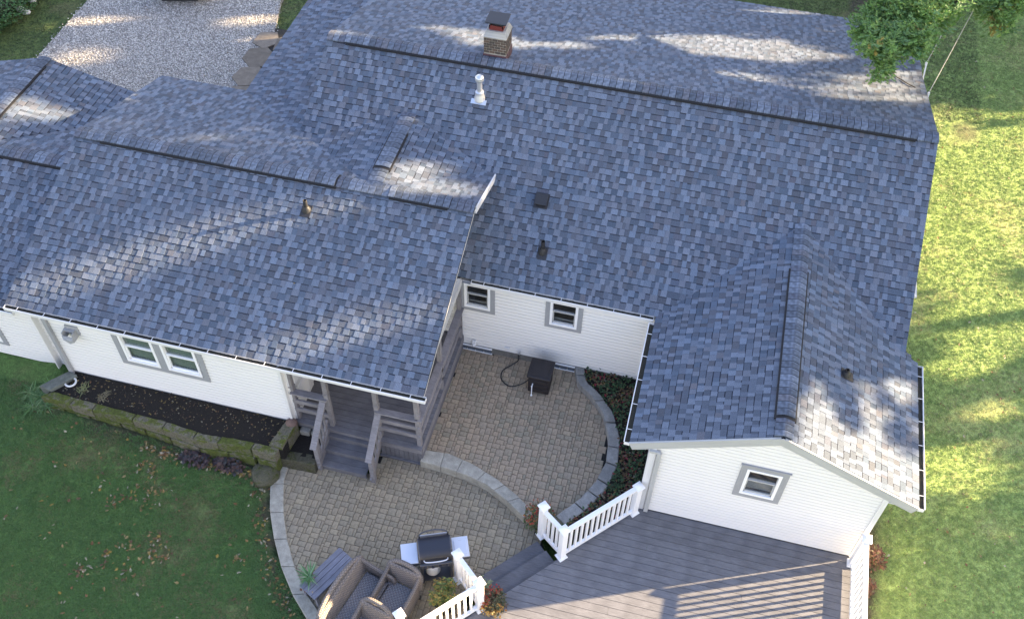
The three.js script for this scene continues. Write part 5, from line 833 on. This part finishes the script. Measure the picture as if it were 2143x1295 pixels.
// a row of tall trees out of the photo to the right, between the house and the low sun; what light comes through goes between their boughs
{
  reseed(151);
  const cl = mergeGeometries(Array.from({ length: 20 }, () => put(leafGeo(rr(0.13, 0.2), rr(0.09, 0.13), 0.1), euler(rr(-1.2, 1.2), rr(0, 6.28), rr(-1, 1)), sphereDir().multiplyScalar(rr(0.03, 0.26)))));
  const TAN = Math.tan(ELEV), world = (t, u, y) => V(t * HX - u * HZ, y, t * HZ + u * HX);
  const leafM = mat(col(1, 1, 1), { side: THREE.DoubleSide });
  // distance, across, half width, lowest and highest bough, bundles of leaves, how it looks
  const rows = [[26, -12.3, 3.2, -4.5, 9, 4200, 'tall green tree farthest back beyond the right edge'], [30, -8.2, 3.2, -4.5, 9, 4200, 'tall green tree beyond the rear right roof corner, behind the oak'], [25, -4.7, 4.2, -4.4, 9.5, 7600, 'tall green tree right of the lawn, level with the chimney ridge'], [29, 3.5, 4.4, -4.2, 9.5, 8000, 'tall green tree right of the lawn, level with the right wing'], [25, 6.4, 2.1, -3.4, 9, 3000, 'narrow green tree nearest the deck beyond the right lawn'], [24, 11.4, 3.4, -4, -1.0, 1500, 'low spreading green tree nearest the camera beyond the right lawn']];
  rows.forEach(([t0, u0, R, v0, v1, N, label]) => {
    const base = world(t0, u0, -0.6), t = thing('maple_tree', label, 'tree', [base.x, base.y, base.z], 0, 'tall trees beyond the right edge');
    const lift = t0 * TAN, wood = [limb(V(0, 0, 0), V(0.1, Math.min(lift + 2, lift + v1 - 1), 0.1), 0.26, 0.16), limb(V(0.1, Math.min(lift + 2, lift + v1 - 1), 0.1), V(0, lift + v1, 0), 0.16, 0.04)], list = [];
    for (let i = 0; i < N; i++) {
      const vv = rnd(), w = R * (0.75 + 0.25 * Math.pow(Math.sin(Math.PI * (0.12 + 0.76 * vv)), 0.5)), a = rr(0, 6.283), k = Math.pow(rnd(), 0.5), du = Math.cos(a) * w * k, dt = Math.sin(a) * w * k, v = lerp(v0, v1, vv);
      const u = u0 + du, y = v + (t0 + dt) * TAN; if (y < 1.4) continue;
      const o = open(u, v); if (o < 1 || (o < 1.15 && rnd() < 0.5)) continue;
      list.push([M4(world(t0 + dt, u, y).sub(base), [rr(-0.6, 0.6), rr(0, 6.28), rr(-0.6, 0.6)], rr(0.75, 1.25)), col(...pick([[0.06, 0.12, 0.03], [0.09, 0.14, 0.035], [0.16, 0.14, 0.04]]))]);
    }
    for (let i = 0; i < 9; i++) { const a = rr(0, 6.28), y = lift + rr(0, 7); if (open(u0, y - lift) < 1.5 || y - lift > v1) continue; wood.push(limb(V(0.1, y - 0.6, 0), V(Math.cos(a) * 1.8, y + 0.9, Math.sin(a) * 2), 0.07, 0.02)); }
    part('trunk', wood, bark, t); const im = many('crown', cl, leafM, list, null, null, t); delete im.userData.kind;
  });
}
// ---------------------------------------------------------------- parked car, only its nose in the photo
{
  const t = thing('parked_car', 'silver car parked on the gravel, only its front bumper in view', 'car', [-15.35, 0.2, -7.95], 0.28); const body = mat(col(0.62, 0.6, 0.58), { metalness: 0.4, roughness: 0.3 });
  const side = new THREE.Shape(); [[-2.15, 0.28], [-2.2, 0.6], [-2.1, 0.86], [-1.5, 0.95], [-0.9, 1.32], [0.35, 1.36], [1.05, 0.95], [1.9, 0.84], [2.2, 0.64], [2.24, 0.42], [2.15, 0.24]].forEach(([x, y], i) => (i ? side.lineTo(x, y) : side.moveTo(x, y)));
  const g = new THREE.ExtrudeGeometry(side, { depth: 1.56, bevelEnabled: true, bevelSize: 0.07, bevelThickness: 0.09, bevelSegments: 4 }); g.translate(0, 0, -0.78); g.rotateY(-Math.PI / 2);
  { const p = g.attributes.position; for (let i = 0; i < p.count; i++) { const z = p.getZ(i), x = p.getX(i), f = smooth(1.5, 2.3, z); p.setX(i, x * (1 - 0.12 * f)); p.setZ(i, z - 0.3 * f * Math.pow(Math.abs(x) / 0.85, 2)); if (p.getY(i) > 0.95) p.setX(i, p.getX(i) * (1 - 0.22 * smooth(0.95, 1.36, p.getY(i)))); } g.computeVertexNormals(); } part('body', g, body, t);
  part('grille', ch(0.9, 0.1, 0.04, 0, 0.5, 2.29, 0.02), M.pipeBlack, t); part('lower_intake', ch(1.1, 0.12, 0.04, 0, 0.32, 2.27, 0.02), M.pipeBlack, t);
  for (const s of [-1, 1]) { part('headlight', new THREE.SphereGeometry(0.13, 12, 8).scale(1.3, 0.5, 0.8).translate(s * 0.62, 0.62, 2.12), M.galv, t); part('fog_lamp', new THREE.SphereGeometry(0.085, 12, 8).scale(1.5, 0.7, 0.6).translate(s * 0.6, 0.34, 2.16), M.pipeBlack, t); }
  part('windscreen', (() => { const w = bx(1.25, 0.02, 0.72); w.rotateX(0.53); w.translate(0, 1.165, 0.74); return w; })(), mat(col(0.02, 0.025, 0.03), { roughness: 0.1 }), t);
  for (const [x, z] of [[-0.82, 1.35], [0.82, 1.35], [-0.82, -1.35], [0.82, -1.35]]) { const w = new THREE.Group(); w.name = 'wheel'; t.add(w); w.position.set(x, 0.3, z); const ty = new THREE.CylinderGeometry(0.31, 0.31, 0.2, 24); ty.rotateZ(Math.PI / 2); part('tyre', ty, M.pipeBlack, w); const ri = new THREE.CylinderGeometry(0.2, 0.2, 0.21, 16); ri.rotateZ(Math.PI / 2); part('rim', ri, M.galv, w); }
}
//@@NEXT
renderer.render(scene, camera);
